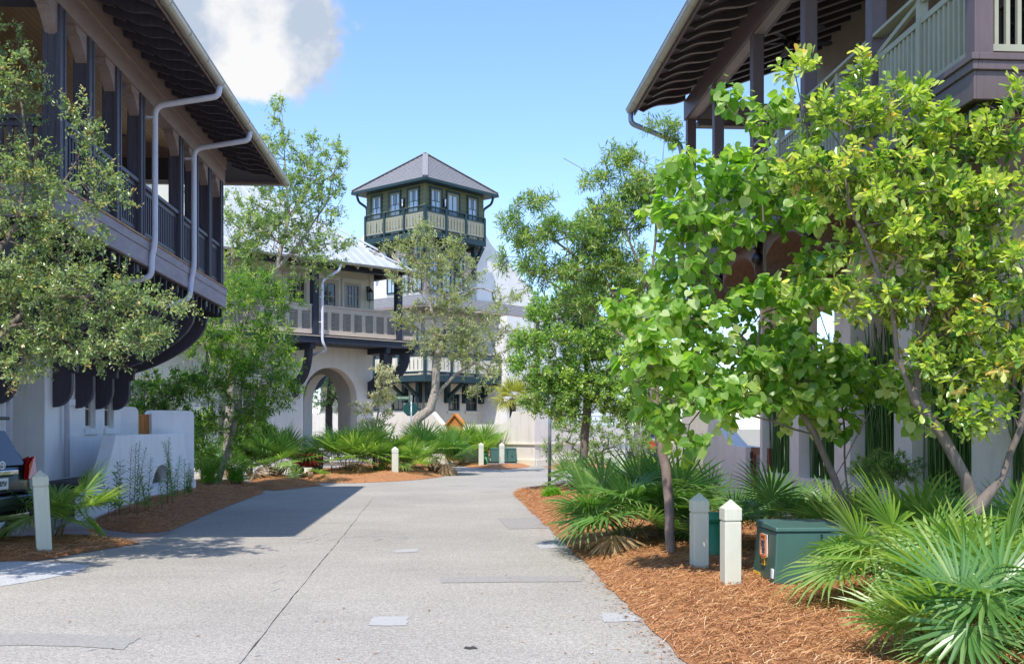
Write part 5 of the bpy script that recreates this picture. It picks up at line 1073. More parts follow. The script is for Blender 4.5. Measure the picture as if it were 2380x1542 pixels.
tree('oak_shrub', 'low leafy shrub in front of the wall corner behind the sign pole', 'shrub',
     [[(1395, 1135, 31), (1400, 1080, 31), (1390, 1040, 31)], [(1400, 1080, 31), (1330, 1040, 31)]],
     [(1330, 1000, 31, 60, 30, .7), (1400, 1010, 31, 60, 40, .8), (1300, 1040, 31, 40, 25, .5), (1370, 1060, 31, 60, 25, .6), (1480, 1030, 31, 50, 40, .7)],
     190, 'oval', .075, 'oak_mid', M['bark'], .05, shoots=4, per=7, slen=.26, seed=37, step=.3, tipr=.004)
tree('leafy_shrub', 'rounded green shrub behind the white garden wall by the left house corner', 'shrub',
     [[(395, 1080, 27.5), (390, 1000, 27.5), (380, 930, 27.5)]], [(345, 920, 27.5, 45, 45, .6), (400, 900, 27.5, 60, 40, .6), (380, 960, 27.5, 60, 30, .6)],
     150, 'oval', .085, 'willow', M['bark'], .05, shoots=4, per=7, slen=.26, seed=41, step=.3, tipr=.004, flush=.1)
tree('leafy_shrub', 'dark leafy shrub mass left of the willow oak trunk behind the flared wall', 'shrub', [[(470, 1120, 29.5), (468, 1040, 29.5)]], [(455, 1050, 29.5, 40, 40, .6), (490, 1075, 29.5, 40, 30, .6), (470, 990, 29.5, 30, 30, .5)],
     150, 'oval', .10, 'round', M['bark'], .04, shoots=4, per=7, slen=.26, seed=43, step=.3, tipr=.004, flush=.1)
tree('leafy_shrub', 'leafy shrub under the willow oak crown in front of the tall windows', 'shrub', [[(585, 1110, 33.5), (582, 1030, 33.5)]], [(565, 1040, 33.5, 40, 35, .6), (600, 1010, 33.5, 35, 35, .6)],
     130, 'oval', .10, 'willow', M['bark'], .04, shoots=4, per=7, slen=.28, seed=44, step=.3, tipr=.004, flush=.1)
for i, (px_, py_, D_, rx, ry, lab) in enumerate([(1560, 930, 34, 90, 60, 'dark leafy tree behind the swept garden wall and the blue car'), (480, 470, 46, 70, 70, 'leafy tree seen through the far end of the dark balcony'), (1480, 760, 48, 70, 90, 'tall leafy tree behind the dense round tree'), (1300, 900, 58, 60, 50, 'distant shrubby tree beside the white sided house')]):
    tree('background_tree', lab, 'tree', [[(px_, HOR+4042/D_, D_), (px_+4, py_+ry*.4, D_), (px_-4, py_-ry*.5, D_)]], [(px_-rx*.4, py_+ry*.2, D_, rx*.6, ry*.7, 1.2), (px_+rx*.45, py_, D_, rx*.6, ry*.75, 1.2), (px_, py_-ry*.5, D_, rx*.5, ry*.6, 1.0)],
         150, 'oval', .10, 'oak_mid', M['bark'], .14, group='background trees', shoots=4, per=7, slen=.4, seed=50+i, step=.5, tipr=.006)
# ================================================================== PALMETTOS
def frond_mesh(name, seed, Rb, L, nseg, spread, material, cup=.25, wmul=1.0, droop=.15, bend=0):
    rs = random.Random(seed); V = []; Fc = []; T = []
    # petiole
    pts = [Vector((0, L*t, -.06*L*math.sin(t*math.pi))) for t in (0, .33, .66, 1)]; b0 = 0
    for i, p_ in enumerate(pts):
        r_ = .011*(1-.35*i/3)
        for k in range(4): V.append((p_.x+r_*math.cos(k*math.pi/2), p_.y, p_.z+r_*.6*math.sin(k*math.pi/2)))
    for i in range(3):
        for k in range(4): Fc.append((i*4+k, i*4+(k+1) % 4, i*4+4+(k+1) % 4, i*4+4+k)); T.append(.45)
    O = Vector((0, L, 0))
    for s_ in range(nseg):
        a_ = R(-spread+2*spread*(s_+.5)/nseg+rs.gauss(0, 1.5)); ln = Rb*(.72+.28*math.cos(a_*.75))*rs.uniform(.9, 1.07)
        d = Vector((math.sin(a_), math.cos(a_), 0)); e = Vector((math.cos(a_), -math.sin(a_), 0)); tt = min(1, max(0, rs.gauss(.5, .16))); hw = math.sin(R(spread)/nseg)*ln*.38*wmul
        b_ = len(V); zc = lambda t: cup*ln*(t**1.5)*.5-droop*ln*max(0, t-.55)**2*2.2*(1+.6*abs(a_))
        for t, wv, dep in ((.02, .05, 0), (.42, 1.0, .5), (.75, .62, .42)):
            c = O+d*(ln*t)+Vector((0, 0, zc(t)))
            V += [tuple(c-e*hw*wv+Vector((0, 0, hw*wv*dep))), tuple(c), tuple(c+e*hw*wv+Vector((0, 0, hw*wv*dep)))]
        V.append(tuple(O+d*ln+Vector((0, 0, zc(1.0))))); q = b_
        for j in (0, 3): Fc += [(q+j, q+j+1, q+j+4, q+j+3), (q+j+1, q+j+2, q+j+5, q+j+4)]; T += [tt, tt]
        Fc += [(q+6, q+7, q+9), (q+7, q+8, q+9)]; T += [tt+.05, tt+.05]
    cb, sb = math.cos(R(bend)), math.sin(R(bend)); V = [v if i < 16 else (v[0], L+(v[1]-L)*cb+v[2]*sb, -(v[1]-L)*sb+v[2]*cb) for i, v in enumerate(V)]
    me = bpy.data.meshes.new(name); me.from_pydata(V, [], Fc); a = me.attributes.new('tint', 'FLOAT', 'FACE'); a.data.foreach_set('value', np.clip(np.array(T, np.float32), 0, 1)); me.materials.append(LG[material]); return me
FR = {k: [frond_mesh('frond', 10*i+k0, 1.0, .9, 27, 118+8*i, mt, cup=c, droop=.10+.05*i, bend=bd) for i, (c, bd) in enumerate(((.12, 5), (.3, 30), (.18, 55), (.25, 78), (.2, 42)))] for k0, (k, mt) in enumerate((('g', 'frond'), ('l', 'frond_lt')))}
FR['d'] = [frond_mesh('dry_frond', 91, .85, .7, 18, 80, 'dry', cup=-.2, droop=.7, bend=70), frond_mesh('dry_frond', 92, .8, .6, 14, 60, 'dry', cup=.1, droop=.9, bend=40)]
def palmetto(label, foot, n, Rf, Lf, seed, kind='g', elev=(18, 82), az=None, group='saw palmettos', name='saw_palmetto', spread=.18, stemh=.12):
    """n fan fronds rising from a short scaly stem; Rf blade length, Lf stalk length"""
    rs = random.Random(seed); foot = Vector(foot); o = empty(name, label, 'palmetto', foot, 0, group)
    mb = MB()
    for k in range(max(3, n//7)):
        a_ = rs.uniform(0, 6.28); x, y = math.cos(a_)*spread*.5, math.sin(a_)*spread*.5
        mb.tube([(x*.3, y*.3, -.06), (x, y, stemh), (x*1.5, y*1.5, stemh*1.7)], [.055, .05, .03], 7)
    mb.build('stem', M['stem'], o)
    for k in range(n):
        a_ = (az[0]+(az[1]-az[0])*rs.random()) if az else 360*(k*.618 % 1)+rs.gauss(0, 14)
        el = elev[0]+(elev[1]-elev[0])*((k+.5)/n)**.85+rs.gauss(0, 5); sc = Rf*rs.uniform(.78, 1.12); me = rs.choice(FR[kind] if Rf < .8 else [FR[kind][q] for q in (0, 1, 1, 4)])
        f = bpy.data.objects.new('frond', me); COL.objects.link(f); f.parent = o
        f.location = (math.cos(R(a_))*spread*rs.random(), math.sin(R(a_))*spread*rs.random(), stemh*rs.uniform(.5, 1.5))
        if k < max(1, n//9): f.data = rs.choice(FR['d']); f.name = 'dry_frond'; el = rs.uniform(-12, 22)
        # +Y along stalk, blade tilted a little back from the stalk
        f.rotation_euler = Euler((R(el), R(rs.gauss(0, 16)), R(a_-90)), 'XYZ'); f.scale = (sc, sc*(1 if Lf is None else 1)*1.0, sc*rs.choice((1, 1, .6)))
    return o
# right foreground
palmetto('big sprawling saw palmetto filling the bottom right corner', base(2420, 6.6, .05), 28, .60, 1, 1, elev=(10, 62))
palmetto('saw palmetto in front of the leathery oak trunk, right foreground', base(2300, 8.0, .08), 30, .60, 1, 2, 'l', elev=(14, 75))
palmetto('saw palmetto with fans drooping over the near transformer box', base(2120, 8.9, .08), 24, .62, 1, 3, 'l', elev=(8, 72))
palmetto('saw palmetto against the reed openings at the right edge', base(2420, 9.6, .08), 22, .66, 1, 4, elev=(25, 80))
palmetto('tall fanned saw palmetto between the leathery oak and the reed openings', base(2190, 10.6, .08), 20, .6, 1, 27, 'l', elev=(25, 82))
palmetto('low saw palmetto nearest the camera on the pine straw', base(2230, 7.0, .05), 16, .46, 1, 5, 'l', elev=(4, 50))
palmetto('saw palmetto standing behind the near transformer box', base(1800, 13.4, .1), 15, .62, 1, 6, elev=(35, 80))
palmetto('saw palmetto under the reed openings right of the near transformer', base(1960, 12.6, .1), 14, .58, 1, 7, 'l', elev=(28, 80))
# big middle clump right of the road
palmetto('largest round saw palmetto clump left of the reddish trunk', base(1450, 13.7, .12), 34, .68, 1, 8, elev=(6, 84))
palmetto('saw palmetto joined to the big clump behind the reddish trunk', base(1550, 14.6, .12), 28, .68, 1, 9, elev=(14, 84))
palmetto('saw palmetto behind the pair of pale bollards', base(1660, 14.2, .12), 16, .5, 1, 10, elev=(10, 70))
palmetto('saw palmetto between big clump and swept garden wall', base(1560, 18.5, .1), 18, .62, 1, 11, 'l', elev=(20, 84))
palmetto('small dark saw palmetto at the foot of the round oak', base(1335, 25.0, .08), 14, .55, 1, 12, elev=(20, 80))
palmetto('saw palmetto behind the small dark one by the round oak', base(1450, 24.0, .08), 18, .6, 1, 13, elev=(25, 80))
# left side and island
palmetto('saw palmetto with a wide low fan behind the leaning pale bollard', base(125, 15.0, .05), 20, .62, 1, 14, 'l', elev=(4, 72))
palmetto('dark saw palmetto left of the steps and wagon', base(640, 33.5, .12), 34, .90, 1, 15, elev=(18, 86), spread=.4)
palmetto('dark saw palmetto deep in shade beside the willow oak', base(585, 35.0, .12), 22, .85, 1, 16, elev=(20, 84), spread=.4)
palmetto('bright saw palmetto right of the steps with tall upright fans', base(815, 34.4, .15), 38, .98, 1, 17, 'l', elev=(20, 88), spread=.5)
palmetto('bright saw palmetto between the steps palmetto and the island bollard', base(880, 35.0, .15), 28, .92, 1, 18, 'l', elev=(22, 86), spread=.4)
palmetto('saw palmetto just right of the island bollard', base(945, 34.8, .12), 20, .66, 1, 19, 'l', elev=(8, 80), spread=.3)
palmetto('dark rounded saw palmetto at the island tip under the crooked oak', base(1005, 36.4, .12), 36, .96, 1, 20, elev=(16, 86), spread=.5)
palmetto('single low fan lying on the straw before the steps', base(722, 32.2, .08), 5, .6, 1, 21, 'l', elev=(2, 25), spread=.1)
palmetto('saw palmetto left of the orange gate across the junction', base(1065, 45.4, .12), 28, .95, 1, 22, 'l', elev=(20, 86), spread=.5)
palmetto('saw palmetto right of the orange gate across the junction', base(1108, 45.2, .12), 26, .95, 1, 23, 'l', elev=(20, 86), spread=.5)
palmetto('yellow green palmetto seen through the entrance arch', base(760, 44.5, .05), 16, .9, 1, 24, 'l', elev=(25, 80), spread=.4)
# cabbage palm behind the garden wall
cp = empty('fan_palm', 'small yellow green fan palm behind the swept garden wall by the tower house', 'palm tree', base(1191, 50.0))
top_ = at(1191, 925, 50.0)-base(1191, 50.0)
MB().tube([(0, 0, 0), (.03, 0, top_.z*.5), (top_.x, top_.y, top_.z)], [.2, .17, .15], 10).build('trunk', M['bark_dk'], cp)
rs = random.Random(4)
pm = frond_mesh('palm_frond', 77, .95, .6, 20, 120, 'palm', cup=.1, droop=.5)
for k in range(20):
    f = bpy.data.objects.new('frond', pm); COL.objects.link(f); f.parent = cp; f.location = top_; el = -35+110*(k/19)+rs.gauss(0, 6)
    f.rotation_euler = Euler((R(el), R(rs.gauss(0, 15)), R(k*137.5)), 'XYZ'); s_ = rs.uniform(.75, .95); f.scale = (s_, s_, s_)
# ------------------------------------------------------------------ low plants
def strip_plant(name, label, cat, foot, stems, material, leaf, per, size, kind='willow', group=None, stem_r=.006):
    """stems: list of (dx, dy, height, lean x, lean y)"""
    rs = np.random.RandomState(abs(hash(label)) % 1000 if False else len(label)*7+int(abs(foot[0])*100) % 97); o = empty(name, label, cat, foot, 0, group); mb = MB(); P, Dn, U, S = [], [], [], []
    for dx, dy, h, lx, ly in stems:
        pts = [Vector((dx+lx*t*t, dy+ly*t*t, h*t)) for t in np.linspace(0, 1, 6)]; mb.tube(pts, [stem_r*(1-.6*t) for t in np.linspace(0, 1, 6)], 5)
        for k in range(per):
            t = .12+.88*(k+.5)/per; a_ = k*2.4+rs.rand(); q = Vector((dx+lx*t*t, dy+ly*t*t, h*t)); P.append(q); Dn.append((math.cos(a_), math.sin(a_), .55+rs.normal(0, .2))); U.append((rs.normal(0, .3), rs.normal(0, .3), 1)); S.append(size*(1.1-.6*t)*rs.uniform(.8, 1.2))
    mb.build('stems', LG[material] if False else M['stem'], o)
    leaves('leaves', np.array(P), np.array(Dn), np.array(U), np.array(S), kind, LG[leaf], np.clip(rs.normal(.5, .2, len(P)), 0, 1), o, (0, 0, 0)); return o
for i, (px_, D_, h, lab) in enumerate([(268, 18.6, .95, 'leafy milkweed stalks at the near end of the flared wall'), (318, 19.0, 1.30, 'tallest pair of slender weeds before the flared wall'), (345, 19.6, 1.0, 'branching weed with orange tip left of the arched niche'), (388, 21.2, 1.35, 'slender weed standing right before the arched niche'), (412, 22.4, .95, 'weed at the right edge of the arched niche'), (436, 23.8, .75, 'short weed before the right flare of the white wall')]):
    rr = random.Random(i); st_ = [(rr.gauss(0, .10), rr.gauss(0, .10), h*rr.uniform(.65, 1.0), rr.gauss(0, .12), rr.gauss(0, .12)) for _ in range(4)]; st_[0] = (0, 0, h, .05, 0)
    strip_plant('weed', lab, 'weed', base(px_, D_, .08), st_, 'weed', 'weed', 54 if i != 0 else 30, .13 if i else .20, group='weeds before the flared wall')
for i, (px_, D_, lab) in enumerate([(1725, 15.8, 'thin pale weed stalks against the swept wall'), (1690, 16.6, 'second clump of thin weed stalks against the swept wall')]):
    strip_plant('weed', lab, 'weed', base(px_, D_, .08), [(.0, 0, 1.0, .1, 0), (.15, .1, .8, .1, .1), (-.1, .05, .7, -.1, 0)], 'weed', 'weed', 40, .07, group='weeds before the swept wall')
def fern(label, foot, n, h, seed):
    rs = np.random.RandomState(seed); st_ = []
    for k in range(n):
        a_ = k*2.4; r_ = rs.uniform(.25, .6)*h; st_.append((rs.normal(0, .1), rs.normal(0, .1), h*rs.uniform(.6, 1.0), math.cos(a_)*r_, math.sin(a_)*r_))
    return strip_plant('fern', label, 'fern', foot, st_, 'weed', 'fern', 34, .13, group='low green ferns')
fern('bright low fern left of the willow oak trunk', base(487, 27.3, .1), 54, .86, 1); fern('dark low fern right of the willow oak trunk', base(548, 28.2, .1), 54, .86, 2)
fern('small fern at the road edge before the big palmetto clump', base(1285, 23.3, .05), 20, .32, 3)
hedge = [[(2035, 1150, 13.6), (2035, 1090, 13.6)]]
tree('clipped_shrub', 'dark clipped shrub under the reed openings behind the redbud stems', 'shrub', hedge, [(2035, 1085, 13.2, 60, 34, .3), (2090, 1090, 13.2, 50, 34, .3)], 170, 'oval', .03, 'round', M['bark'], .03, shoots=4, per=8, slen=.10, seed=61, step=.12, tipr=.002)
# horsetail reeds in the pillar openings
for i, (a_, b_) in enumerate(opx):
    rs = np.random.RandomState(70+i); m = 300
    o = empty('horsetail_reeds', ['thin horsetail reeds in the opening next to the wooden gate', 'horsetail reeds in the second opening from the wooden gate', 'horsetail reeds in the middle opening behind the redbud stems', 'dense horsetail reeds in the opening behind the leathery oak trunk', 'horsetail reeds in the opening at the right edge'][i], 'reeds', (6.22, -(a_+b_)/2, .80), 0, 'horsetail reeds in the porch openings')
    X = rs.uniform(-.10, .40, m); Y = rs.uniform((a_-b_)/2+.05, (b_-a_)/2-.05, m); H = rs.uniform(1.3, 2.4, m); lx = rs.normal(0, .10, m); ly = rs.normal(0, .10, m); w_ = .008
    V = np.zeros((m, 9, 3))
    for j, t_ in enumerate((0, .5, 1)):
        c = np.stack([X+lx*t_*t_, Y+ly*t_*t_, H*t_], 1)
        for k in range(3): V[:, j*3+k] = c+np.array([math.cos(2.094*k)*w_, math.sin(2.094*k)*w_, 0])
    fast_mesh('stalks', V.reshape(-1, 3), [(j*3+k, j*3+(k+1) % 3, j*3+3+(k+1) % 3, j*3+3+k) for j in range(2) for k in range(3)], 9, m, LG['reed'], np.clip(rs.normal(.45, .25, m), 0, 1), o)
    MB().box(.11, .5, -(b_-a_)/2, (b_-a_)/2, -.79, -.03).build('soil', M['concrete'], o)
# ================================================================== STREET FURNITURE
def bollard(label, foot, h, w_=.16, rz=0, tilt=(0, 0), cap=True):
    o = empty('bollard', label, 'bollard', foot, rz, 'pale wooden bollards'); o.rotation_euler = (tilt[0], tilt[1], rz)
    a_ = w_/2
    MB().box(-a_, a_, -a_, a_, -.05, h-.22).build('post', M['bollard'], o, bevel=.006)
    c = MB(); c.box(-a_+.007, a_-.007, -a_+.007, a_-.007, h-.22, h-.205); b_ = a_+.004
    c.add([(-b_, -b_, h-.205), (b_, -b_, h-.205), (b_, b_, h-.205), (-b_, b_, h-.205), (-b_, -b_, h-.09), (b_, -b_, h-.09), (b_, b_, h-.09), (-b_, b_, h-.09), (0, 0, h)],
          [(3, 2, 1, 0), (0, 1, 5, 4), (1, 2, 6, 5), (2, 3, 7, 6), (3, 0, 4, 7), (4, 5, 8), (5, 6, 8), (6, 7, 8), (7, 4, 8)])
    c.build('cap', M['bollard'], o, bevel=.004); return o
bollard('pale green wooden bollard, left of the near pair by the transformer', base(1625, 11.35, .03), .92, .165, R(4))
bollard('pale green wooden bollard nearest the near transformer box', base(1698, 10.3, .03), .92, .165, R(3))
bl_ = bollard('weathered leaning bollard beside the parked car on the left', base(103, 13.7, .0), 1.10, .185, R(24), (0, R(-3.0)))
MB().lathe([(.0, 0), (.014, .002), (.016, .006)], (0, 0, 0), 10).build('red_marker', M['red_lens'], bl_, loc=None).matrix_local = Matrix.Translation((.0925, .02, .62)) @ Matrix.Rotation(R(90), 4, 'Y')
bollard('pale bollard standing on the palmetto island', base(918, 33.4, .06), .98, .2, R(8))
bollard('pale bollard left of the far transformer', base(1118, 43.6, .1), .92, .2, R(4)); bollard('pale bollard in front of the far transformer', base(1166, 42.8, .1), .92, .2, R(4))
def transformer(label, foot, rz, sx, sy, h, near):
    o = empty('transformer_box', label, 'transformer', foot, rz, 'green transformer boxes')
    MB().box(-.04, sx+.04, -.04, sy+.04, -.05, .08).build('pad', M['concrete'], o, bevel=.01)
    MB().box(.02, sx-.02, .03, sy-.02, .08, .13).build('plinth', M['xf_dark'], o)
    b = MB(); i_ = .035
    b.add([(0, 0, .13), (sx, 0, .13), (sx, sy, .13), (0, sy, .13), (i_, i_*1.3, h-.07), (sx-i_, i_*1.3, h-.07), (sx-i_, sy-i_, h-.07), (i_, sy-i_, h-.07)],
          [(3, 2, 1, 0), (4, 5, 6, 7), (0, 1, 5, 4), (1, 2, 6, 5), (2, 3, 7, 6), (3, 0, 4, 7)]); b.build('cabinet', M['xf_green'], o, bevel=.012)
    l = MB(); a_ = i_-.014; l.add([(a_, a_*1.3, h-.068), (sx-a_, a_*1.3, h-.068), (sx-a_, sy-a_, h-.068), (a_, sy-a_, h-.068), (a_+.01, a_*1.3+.01, h-.025), (sx-a_-.01, a_*1.3+.01, h-.025), (sx-a_-.01, sy-a_-.01, h), (a_+.01, sy-a_-.01, h)],
          [(3, 2, 1, 0), (4, 5, 6, 7), (0, 1, 5, 4), (1, 2, 6, 5), (2, 3, 7, 6), (3, 0, 4, 7)]); l.build('lid', M['xf_green'], o, bevel=.012)
    MB().box(sx*.62, sx*.63, -.006, .05, .15, h-.09).tube([(sx*.80, .02, .38), (sx*.80, -.03, .38)], .02, 10).build('door_seam', M['xf_dark'], o)
    # warning label on the road side (−x face), text lines as ink strokes too small to read
    ML_ = rotz(-90)                     # facade frame of the −x face: x_f = −y
    yl = -sy*.50
    lab = MB(ML_).box(yl-.09, yl+.09, -.004 if not near else .003, .02, h-.34, h-.12).build('warning_label', M['white'], o)
    MB(ML_).box(yl-.09, yl+.09, -.006, .01, h-.17, h-.12).box(yl-.09, yl+.09, -.006, .01, h-.345, h-.325).box(yl-.094, yl-.085, -.006, .01, h-.325, h-.17).box(yl+.085, yl+.094, -.006, .01, h-.325, h-.17).build('label_border', M['orange'], lab)
    k_ = MB(ML_); rr = random.Random(9)
    for q in range(9): z = h-.19-q*.014; k_.box(yl-.03, yl-.03+rr.uniform(.05, .10), -.007, .0, z-.003, z+.003)
    for q in range(3): k_.box(yl-.065, yl-.05, -.007, .0, h-.24+q*.02, h-.228+q*.02)
    k_.box(yl-.05, yl+.06, -.0075, .0, h-.150, h-.140); k_.build('label_print', M['ink'], lab)
    MB(ML_).box(yl-.045, yl+.045, -.005, .02, h-.425, h-.35).build('number_plate', M['yellow'], o)
    text('number', "173", .075, ML_ @ Matrix.Translation((yl, -.008, h-.388)) @ UP_TXT, M['ink'], o)
    text('marking', "DANGER ALTO", .04, ML_ @ Matrix.Translation((-sy+.17, -.003, .16)) @ UP_TXT, M['yellow'], o, sx=.8) if False else None
    for q0 in (0, 5):
        s_ = MB(ML_)
        for q in range(q0, q0+4): s_.box(-sy+.04+q*.027, -sy+.066+q*.027, -.006, .015, .147, .152).box(-sy+.04+q*.027, -sy+.055+q*.027, -.006, .015, .1525, .18)
        s_.build('marking_word', M['yellow'], o)
    MB(ML_).box(-.10, -.045, -.0055, .015, .18, .27).build('paper_tag', M['white'], o); return o
transformer('green transformer box with orange warning label behind the near bollards', base(1800, 10.2, .0), R(0), .76, .74, .70, True)
transformer('green transformer box behind the far bollards by the garden wall', base(1140, 43.6, .08), R(10), 1.15, .7, .72, False)
for lab, px_, D_, h, r_ in (('green utility pedestal behind the near bollards', 1662, 12.6, .62, .14), ('green utility pedestal left of the far transformer', 1131, 44.2, .55, .15)):
    o = empty('utility_pedestal', lab, 'utility pedestal', base(px_, D_, .02), 0, 'green utility pedestals')
    MB().lathe([(r_*.98, -.05), (r_, .02), (r_, h-.12)], (0, 0, 0), 24).build('drum', M['ped'], o); MB().lathe([(r_+.012, h-.119), (r_+.012, h-.05), (r_*.8, h-.01), (.02, h)], (0, 0, 0), 24).build('lid', M['ped'], o)
# stop sign seen from behind with street name blade
sgn = empty('stop_sign', 'back of a green stop sign with street name blade at the junction', 'sign', base(956, 46.5, 0), R(-2))
MB().tube([(0, 0, -.1), (0, 0, 3.04)], .042, 12).build('pole', M['galv'], sgn)
MB().prism([(.33*math.cos(R(22.5+45*k))-.04, .33*math.sin(R(22.5+45*k))+2.45) for k in range(8)], .045, .053, 'y').build('stop_plate', M['sign_green'], sgn)
MB().box(-.09, .03, -.045, .05, 2.63, 2.65).box(-.09, .03, -.045, .05, 2.25, 2.27).build('bracket', M['galv'], sgn)
bd = MB().box(-.66, -.05, -.012, .002, 2.85, 3.02).build('street_blade', M['st_green'], sgn); MB().box(-.05, .05, -.05, .05, 2.82, 3.06).build('blade_clamp', M['galv'], sgn)
text('street_name', "WEST WATER ST", .105, Matrix.Translation((-.355, -.016, 2.935)) @ UP_TXT, M['white'], bd, sx=.62)
sp = empty('sign_pole', 'grey sign pole rising into the round oak at the road corner', 'sign pole', base(1277, 27.8, .05))
MB().tube([(0, 0, -.05), (.02, 0, 3.1)], .045, 12).build('pole', M['galv'], sp); MB().prism([(.38*math.cos(R(22.5+45*k)), .38*math.sin(R(22.5+45*k))+2.75) for k in range(8)], .05, .058, 'y').build('sign_plate', M['sign_green'], sp)
sp2 = empty('sign_pole', 'thin grey sign pole behind the low shrub near the blue car', 'sign pole', base(1456, 36, 0)); MB().tube([(0, 0, 0), (0, 0, 2.6)], .04, 10).build('pole', M['galv'], sp2); MB().box(-.2, .2, .041, .05, 2.1, 2.55).build('sign_plate', M['sign_green'], sp2)
# red wagon with cooler
wg_ = empty('beach_wagon', 'red folding beach wagon parked by the porch steps', 'wagon', base(716, 36.0, .05), R(-6))
MB().add([(-.45, -.25, .28), (.42, -.25, .28), (.42, .25, .28), (-.45, .25, .28), (-.48, -.28, .70), (.45, -.28, .70), (.45, .28, .70), (-.48, .28, .70), (-.44, -.24, .29), (.41, -.24, .29), (.41, .24, .29), (-.44, .24, .29), (-.46, -.26, .70), (.43, -.26, .70), (.43, .26, .70), (-.46, .26, .70)],
         [(3, 2, 1, 0), (0, 1, 5, 4), (1, 2, 6, 5), (2, 3, 7, 6), (3, 0, 4, 7), (8, 9, 10, 11), (9, 8, 12, 13), (10, 9, 13, 14), (11, 10, 14, 15), (8, 11, 15, 12), (4, 5, 13, 12), (5, 6, 14, 13), (6, 7, 15, 14), (7, 4, 12, 15)]).build('fabric_tub', M['red_cloth'], wg_)
f = MB()
for x in (-.46, .44): f.bar((x, -.29, .22), (x, -.29, .74), .03, .03).bar((x, .29, .22), (x, .29, .74), .03, .03)
f.bar((-.46, -.295, .25), (.44, -.295, .72), .02, .02).bar((-.46, -.30, .72), (.44, -.30, .25), .02, .02).bar((-.46, -.29, .25), (.44, -.29, .25), .03, .03).bar((.44, -.29, .74), (.44, .29, .74), .03, .03).tube([(.44, 0, .3), (.7, 0, .45), (.9, 0, .9)], .015, 8)
f.bar((-.46, -.3, .235), (-.46, .3, .235), .03, .03).bar((.44, -.3, .235), (.44, .3, .235), .03, .03).bar((-.47, .29, .25), (.45, .29, .25), .03, .03)
f.build('frame', M['rubber'], wg_)
wh = MB().tube([(0, -.03, 0), (0, .03, 0)], .13, 18).build('wheel', M['rubber'], wg_); wh.location = (-.34, -.31, .13)
for p_ in ((.32, -.31, .13), (-.34, .31, .13), (.32, .31, .13)): inst(wh, wg_, p_)
cl_ = empty('cooler', 'navy cooler with pale lid standing in the red wagon', 'cooler', base(709, 36.0, .0)+Vector((0, 0, .34)), R(-6))
MB().box(-.26, .24, -.2, .2, 0, .44).build('body', M['blue_plastic'], cl_, bevel=.02); MB().box(-.27, .25, -.21, .21, .442, .49).build('lid', M['white'], cl_, bevel=.015)
fl = empty('folded_float', 'dark teal round pool float propped on the wagon behind the cooler', 'pool float', base(729, 36.0, 0)+Vector((0, 0, .74)), R(-20))
tb = [(0, .24*math.cos(k*.3927), .28*math.sin(k*.3927)+.06) for k in range(17)]; MB().tube(tb, .055, 10, False).build('float_ring', M['teal'], fl); MB().prism([(.2*math.cos(k*.3927), .24*math.sin(k*.3927)+.06) for k in range(16)], -.01, .01, 'x').build('float_cover', M['teal'], fl)
gl = empty('garden_light', 'small white path light cup beside the porch steps', 'path light', base(771, 33.4, .1)); MB().tube([(0, 0, -.05), (0, 0, .33)], .02, 8).build('stake', M['iron'], gl); MB().lathe([(.045, 0), (.062, .27), (.05, .275)], (0, 0, .33), 16).build('cup', M['white'], gl)
yb = empty('toy_bin', 'mustard yellow toy bin on the dark porch behind the flared wall', 'bin', base(272, 22.6, .66), R(10)); MB().box(-.2, .2, -.25, .25, .03, .40).build('bin_body', M['yellow_cloth'], yb, bevel=.03); MB().box(-.22, .22, -.27, .27, .41, .46).build('bin_lid', M['yellow_cloth'], yb, bevel=.02); MB().box(-.205, .21, -.06, .06, .02, .40).build('strap', M['rubber'], yb)
